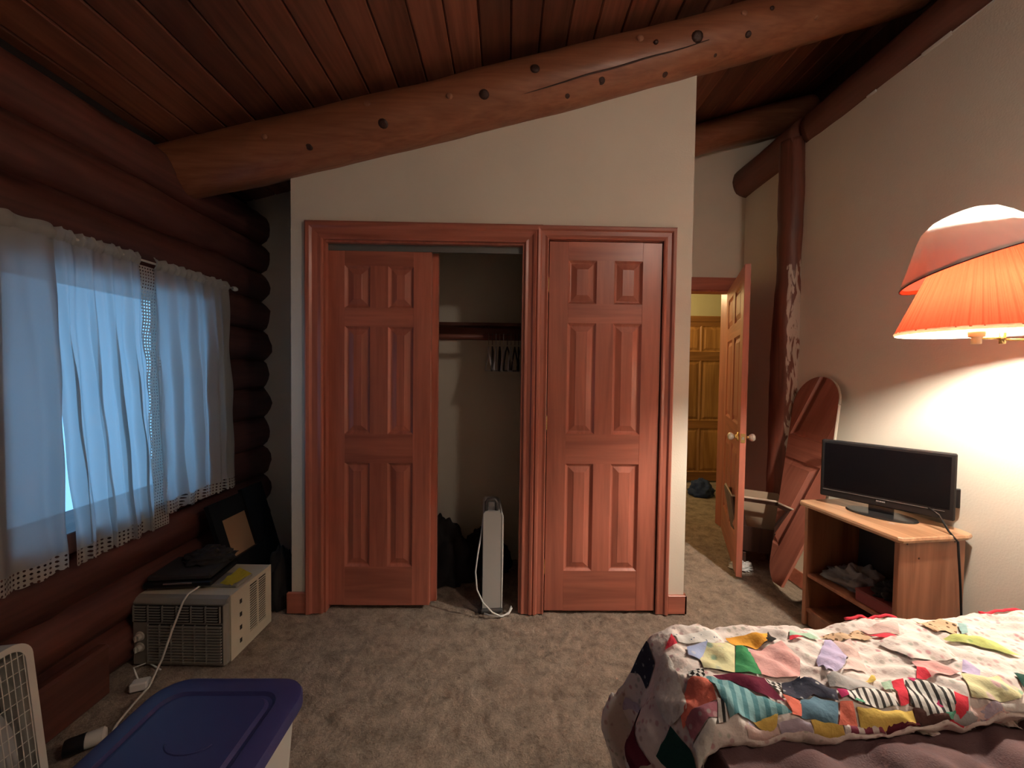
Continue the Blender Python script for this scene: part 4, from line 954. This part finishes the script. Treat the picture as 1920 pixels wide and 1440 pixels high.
def pat_stripe(name, c1, c2, ang, freq, duty=.0, c3=None, cross=False):
    m, n, l, p = newmat(name); tc = n.new('ShaderNodeTexCoord'); sx = n.new('ShaderNodeSeparateXYZ'); l.new(tc.outputs['Object'], sx.inputs[0])
    def wave(a):
        m1 = n.new('ShaderNodeMath'); m1.operation = 'MULTIPLY'; m1.inputs[1].default_value = math.cos(a)*freq*2*PI; l.new(sx.outputs[0], m1.inputs[0])
        m2 = n.new('ShaderNodeMath'); m2.operation = 'MULTIPLY_ADD'; m2.inputs[1].default_value = math.sin(a)*freq*2*PI; l.new(sx.outputs[1], m2.inputs[0]); l.new(m1.outputs[0], m2.inputs[2])
        s_ = n.new('ShaderNodeMath'); s_.operation = 'SINE'; l.new(m2.outputs[0], s_.inputs[0]); return s_
    s_ = wave(ang)
    if cross:
        s2 = wave(ang+PI/2); pm = n.new('ShaderNodeMath'); pm.operation = 'MULTIPLY'; l.new(s_.outputs[0], pm.inputs[0]); l.new(s2.outputs[0], pm.inputs[1]); s_ = pm
    g = n.new('ShaderNodeMath'); g.operation = 'GREATER_THAN'; g.inputs[1].default_value = duty; l.new(s_.outputs[0], g.inputs[0])
    mx = n.new('ShaderNodeMix'); mx.data_type = 'RGBA'; l.new(g.outputs[0], mx.inputs[0]); mx.inputs[6].default_value = col4(c1); mx.inputs[7].default_value = col4(c2)
    l.new(mx.outputs[2], p.inputs['Base Color']); fab(n, l, p, tc); return m
Q = dict(
 base=pat_floral('quilt_blossom_print', (.80, .72, .68), (.62, .36, .38), (.50, .52, .46), 55, (.20, .36)),
 dots=pat_floral('quilt_dotted_white', (.80, .78, .75), (.10, .12, .2), (.2, .25, .3), 90, (.16, .22)),
 red=pat_solid('quilt_red', (.72, .06, .09)), orange=pat_solid('quilt_marigold', (.85, .42, .07)), black=pat_floral('quilt_black_print', (.03, .03, .03), (.5, .5, .45), (.3, .3, .3), 50, (.12, .2)),
 blue=pat_floral('quilt_blue_print', (.36, .44, .68), (.7, .72, .8), (.2, .28, .5), 45), ygf=pat_floral('quilt_yellow_green_print', (.72, .70, .42), (.35, .52, .36), (.72, .48, .50), 38, (.25, .42)),
 green=pat_solid('quilt_green', (.055, .27, .115)), pink=pat_solid('quilt_pink', (.80, .45, .43)), blush=pat_floral('quilt_blush_print', (.78, .58, .54), (.7, .4, .4), (.8, .75, .6), 50),
 maroon=pat_solid('quilt_maroon', (.13, .02, .045)), teal=pat_stripe('quilt_teal_stripe', (.22, .42, .46), (.09, .24, .28), R(158), 48, .15),
 coral=pat_solid('quilt_coral', (.78, .21, .15)), grey=pat_solid('quilt_grey', (.42, .42, .42)), mauve=pat_floral('quilt_mauve_print', (.38, .15, .19), (.4, .36, .35), (.55, .3, .33), 45),
 white=pat_floral('quilt_white_print', (.72, .70, .66), (.6, .57, .52), (.66, .55, .5), 40), check=pat_stripe('quilt_black_check', (.65, .64, .62), (.02, .02, .02), R(20), 60, 0, cross=True),
 navy=pat_floral('quilt_navy_print', (.045, .05, .075), (.45, .45, .45), (.16, .18, .22), 55, (.15, .25)), yellow=pat_solid('quilt_yellow', (.72, .52, .14)), lilac=pat_solid('quilt_lilac', (.52, .46, .68)),
 bw=pat_stripe('quilt_black_white_stripe', (.72, .71, .68), (.05, .05, .05), R(160), 70, .25), magenta=pat_solid('quilt_magenta', (.42, .04, .13)), leaf=pat_solid('quilt_leaf_green', (.12, .36, .24)),
 mint=pat_solid('quilt_mint', (.42, .62, .48)), lime=pat_floral('quilt_lime_print', (.55, .62, .22), (.35, .48, .16), (.7, .7, .4), 50), aqua=pat_solid('quilt_aqua', (.38, .60, .60)),
 leopard=pat_floral('quilt_spotted_tan', (.62, .44, .29), (.09, .055, .03), (.16, .09, .05), 75, (.28, .36)), slate=pat_solid('quilt_slate_blue', (.11, .21, .29)), brown=pat_solid('quilt_brown', (.10, .05, .045)),
 burg=pat_stripe('quilt_burgundy_stripe', (.75, .68, .66), (.25, .06, .10), R(8), 32, -.2), plum=pat_solid('quilt_plum', (.12, .02, .035)), lilac2=pat_floral('quilt_lilac_print', (.55, .48, .58), (.3, .2, .4), (.7, .6, .65), 50), forest=pat_solid('quilt_forest', (.02, .07, .06)),
)
# base cloth of the quilt, with thickness
mb = MB()
mb.grid(lambda u, v: qsurf(-.20+2.15*u, .60+.62*v, -.004), 300, 100)
qb = mb.build('quilt_cloth', [Q['base']], quilt, True)
sol = qb.modifiers.new('thickness', 'SOLIDIFY'); sol.thickness = .012; sol.offset = -1
def patch(pts, mat, order=0):
    """one sewn patch: polygon over bed coordinates, cut fine and laid on the quilt surface, its edge sewn down"""
    bm = bmesh.new(); f = bm.faces.new([bm.verts.new((a, b, 0)) for a, b in pts])
    xs = [p[0] for p in pts]; ys_ = [p[1] for p in pts]; g = .010
    for ax_, lo, hi in ((0, min(xs), max(xs)), (1, min(ys_), max(ys_))):
        k = math.floor(lo/g)+1
        while k*g < hi:
            co = [0, 0, 0]; no = [0, 0, 0]; co[ax_] = k*g; no[ax_] = 1
            bmesh.ops.bisect_plane(bm, geom=bm.verts[:]+bm.edges[:]+bm.faces[:], plane_co=co, plane_no=no); k += 1
    n = len(pts)
    def edist(x, y):
        d = 9
        for i in range(n):
            ax, ay = pts[i]; bx, by = pts[(i+1) % n]; L = (bx-ax)**2+(by-ay)**2
            t = 0 if L == 0 else max(0, min(1, ((x-ax)*(bx-ax)+(y-ay)*(by-ay))/L)); d = min(d, math.hypot(x-ax-t*(bx-ax), y-ay-t*(by-ay)))
        return d
    for v in bm.verts:
        e = edist(v.co.x, v.co.y); v.co = qsurf(v.co.x, v.co.y, .0012+order*.0011+.0035*min(1, e/.012))
    me = bpy.data.meshes.new('patch'); bm.to_mesh(me); bm.free(); me.materials.append(Q[mat])
    me.polygons.foreach_set('use_smooth', [True]*len(me.polygons))
    return link('patch', me, quilt)
A6 = (1080, 1140, 4.571); A7 = (1480, 1140, 4.364)
def P_(A, pts, mat, order=0):
    out = []
    for a, b in pts:
        q = at_z(A[0]+a/A[2], A[1]+b/A[2], QZ+.012); out.append((q.x, q.y))
    patch(out, mat, order)
for pts, m, o_ in (
 ([(745, 290), (815, 222), (870, 285)], 'red', 1), ([(840, 222), (1200, 210), (1230, 260), (1180, 290), (880, 270)], 'dots', 0), ([(1280, 225), (1640, 235), (1640, 300), (1540, 320), (1400, 300), (1330, 290)], 'orange', 1),
 ([(1645, 225), (1720, 300), (1560, 312)], 'black', 0), ([(950, 300), (1130, 280), (1060, 420), (960, 385)], 'blue', 1), ([(1110, 290), (1362, 285), (1362, 545), (1095, 500), (1060, 420)], 'ygf', 0),
 ([(1370, 290), (1470, 340), (1590, 570), (1365, 548)], 'green', 1), ([(1480, 350), (1760, 310), (1920, 450), (1920, 598), (1594, 568)], 'pink', 0), ([(1170, 575), (1360, 556), (1610, 600), (1800, 810), (1460, 684)], 'maroon', 1),
 ([(1110, 582), (1175, 585), (1460, 690), (1870, 905), (1330, 920), (1180, 720)], 'teal', 1), ([(950, 592), (1105, 588), (1205, 800), (820, 800), (850, 700)], 'coral', 0), ([(870, 775), (1208, 812), (1215, 905), (880, 900)], 'mauve', 1),
 ([(870, 908), (1215, 912), (1180, 1075), (900, 1085)], 'white', 0), ([(1620, 602), (1758, 612), (1760, 738)], 'check', 1), ([(1762, 612), (1920, 610), (1920, 780), (1782, 740)], 'navy', 0), ([(1770, 745), (1920, 812), (1920, 900), (1862, 888)], 'coral', 1),
 ([(1510, 905), (1740, 892), (1760, 1025)], 'yellow', 1), ([(1490, 932), (1640, 1000), (1560, 1030)], 'lilac', 0), ([(1215, 795), (1280, 850), (1320, 930), (1225, 950)], 'bw', 1), ([(960, 510), (1090, 500), (1110, 575), (960, 580)], 'check', 0), ([(560, 350), (740, 300), (830, 420), (700, 560), (560, 470)], 'white', 0)):
    P_(A6, pts, m, o_)
for pts, m, o_ in (
 ([(290, 290), (330, 282), (480, 400), (430, 540), (300, 580), (220, 470)], 'lilac', 1), ([(350, 300), (500, 270), (640, 500), (440, 545), (490, 400)], 'blush', 0), ([(300, 602), (480, 572), (720, 620), (720, 648), (480, 680), (330, 660)], 'grey', 1),
 ([(380, 692), (720, 652), (920, 765), (560, 770)], 'bw', 0), ([(385, 692), (470, 692), (490, 740), (430, 750)], 'magenta', 2), ([(540, 768), (570, 702), (630, 765)], 'leaf', 2), ([(835, 602), (930, 597), (985, 755), (920, 765)], 'red', 1),
 ([(750, 592), (830, 592), (860, 680), (790, 650)], 'mint', 1), ([(945, 607), (1080, 602), (1340, 700), (1420, 800), (1250, 860), (1000, 760)], 'bw', 0), ([(955, 600), (1030, 598), (1040, 640)], 'magenta', 2), ([(1170, 735), (1230, 730), (1300, 800), (1260, 812)], 'magenta', 2),
 ([(1000, 472), (1200, 477), (1400, 588), (1160, 598)], 'pink', 0), ([(1040, 522), (1090, 527), (1160, 595), (1040, 597)], 'red', 2), ([(1415, 477), (1560, 560), (1560, 600), (1410, 592)], 'lilac', 1), ([(1250, 292), (1380, 282), (1560, 300), (1860, 440), (1900, 470), (1700, 422)], 'lime', 1),
 ([(1370, 197), (1440, 202), (1460, 265), (1410, 262)], 'aqua', 2), ([(1000, 162), (1240, 140), (1370, 200), (1370, 270), (1200, 250)], 'leopard', 0), ([(240, 222), (560, 195), (680, 270), (400, 272)], 'leopard', 0), ([(560, 188), (880, 190), (900, 270), (640, 225)], 'blush', 0), ([(610, 227), (880, 275), (790, 300)], 'red', 1),
 ([(1345, 712), (1470, 742), (1565, 910), (1440, 910)], 'red', 1), ([(1320, 822), (1410, 802), (1440, 880), (1380, 880)], 'leaf', 1), ([(1500, 775), (1920, 832), (1920, 900), (1580, 908)], 'blush', 0), ([(1400, 602), (1700, 602), (1920, 700), (1920, 760), (1700, 788), (1500, 742)], 'ygf', 0), ([(1830, 592), (1920, 602), (1920, 680)], 'forest', 1),
 ([(560, 792), (1020, 787), (1140, 900), (640, 898)], 'yellow', 1), ([(1022, 777), (1130, 790), (1180, 850), (1090, 860)], 'brown', 1), ([(415, 762), (520, 772), (610, 888), (440, 888)], 'coral', 1), ([(90, 760), (200, 722), (400, 762), (425, 888), (120, 880)], 'slate', 0), ([(0, 592), (180, 600), (380, 690), (405, 758), (200, 712), (60, 740)], 'navy', 1), ([(0, 772), (100, 792), (125, 868), (40, 868)], 'coral', 0),
 ([(0, 232), (180, 222), (240, 270), (0, 268)], 'mint', 0), ([(0, 272), (60, 272), (120, 290), (0, 292)], 'red', 1), ([(720, 310), (980, 270), (1200, 300), (1390, 470), (1000, 462)], 'base', 1), ([(620, 600), (690, 530), (710, 580)], 'yellow', 2)):
    P_(A7, pts, m, o_)
# patches on the rolled near edge and on the hanging foot end, in bed coordinates
for (x0, x1, m) in ((.50, .57, 'blush'), (.57, .64, 'lilac2'), (.64, .71, 'yellow'), (.71, .80, 'burg'), (.80, .88, 'plum'), (.88, .95, 'brown'), (.95, 1.02, 'grey'), (1.02, 1.07, 'lilac2'), (1.07, 1.15, 'white'), (1.15, 1.30, 'navy')):
    nr = QN+.05*max(0, min(1, (x0-.4)/.8)); patch([(x0, nr-.085), (x1-.002, nr-.085), (x1-.012, nr-.006), (x0-.010, nr-.006)], m, 1)
for pts, m in (([(.33, .80), (.40, .79), (.41, .93), (.34, .95)], 'white'), ([(.17, .82), (.25, .80), (.26, .92), (.18, .93)], 'plum'), ([(.28, .70), (.34, .70), (.33, .80), (.27, .80)], 'forest'), ([(.02, .74), (.12, .73), (.13, .80), (.03, .80)], 'maroon'), ([(.10, .95), (.22, .94), (.23, 1.02), (.10, 1.03)], 'lilac2'), ([(-.02, .84), (.10, .82), (.11, .91), (0, .92)], 'blush'), ([(.28, .96), (.36, .96), (.38, 1.03), (.30, 1.04)], 'navy')):
    patch(pts, m, 1)
# red binding along the far edge
for a, b in ((96, 112), (136, 192)):
    bnd = MB(); bnd.tube([qsurf(x/100, QF+.03*max(0, min(1, (x/100-.5)/1.0))-.015, .004) for x in range(a, b, 1)], .0035, 8); bnd.build('binding', Q['red'], quilt, True)
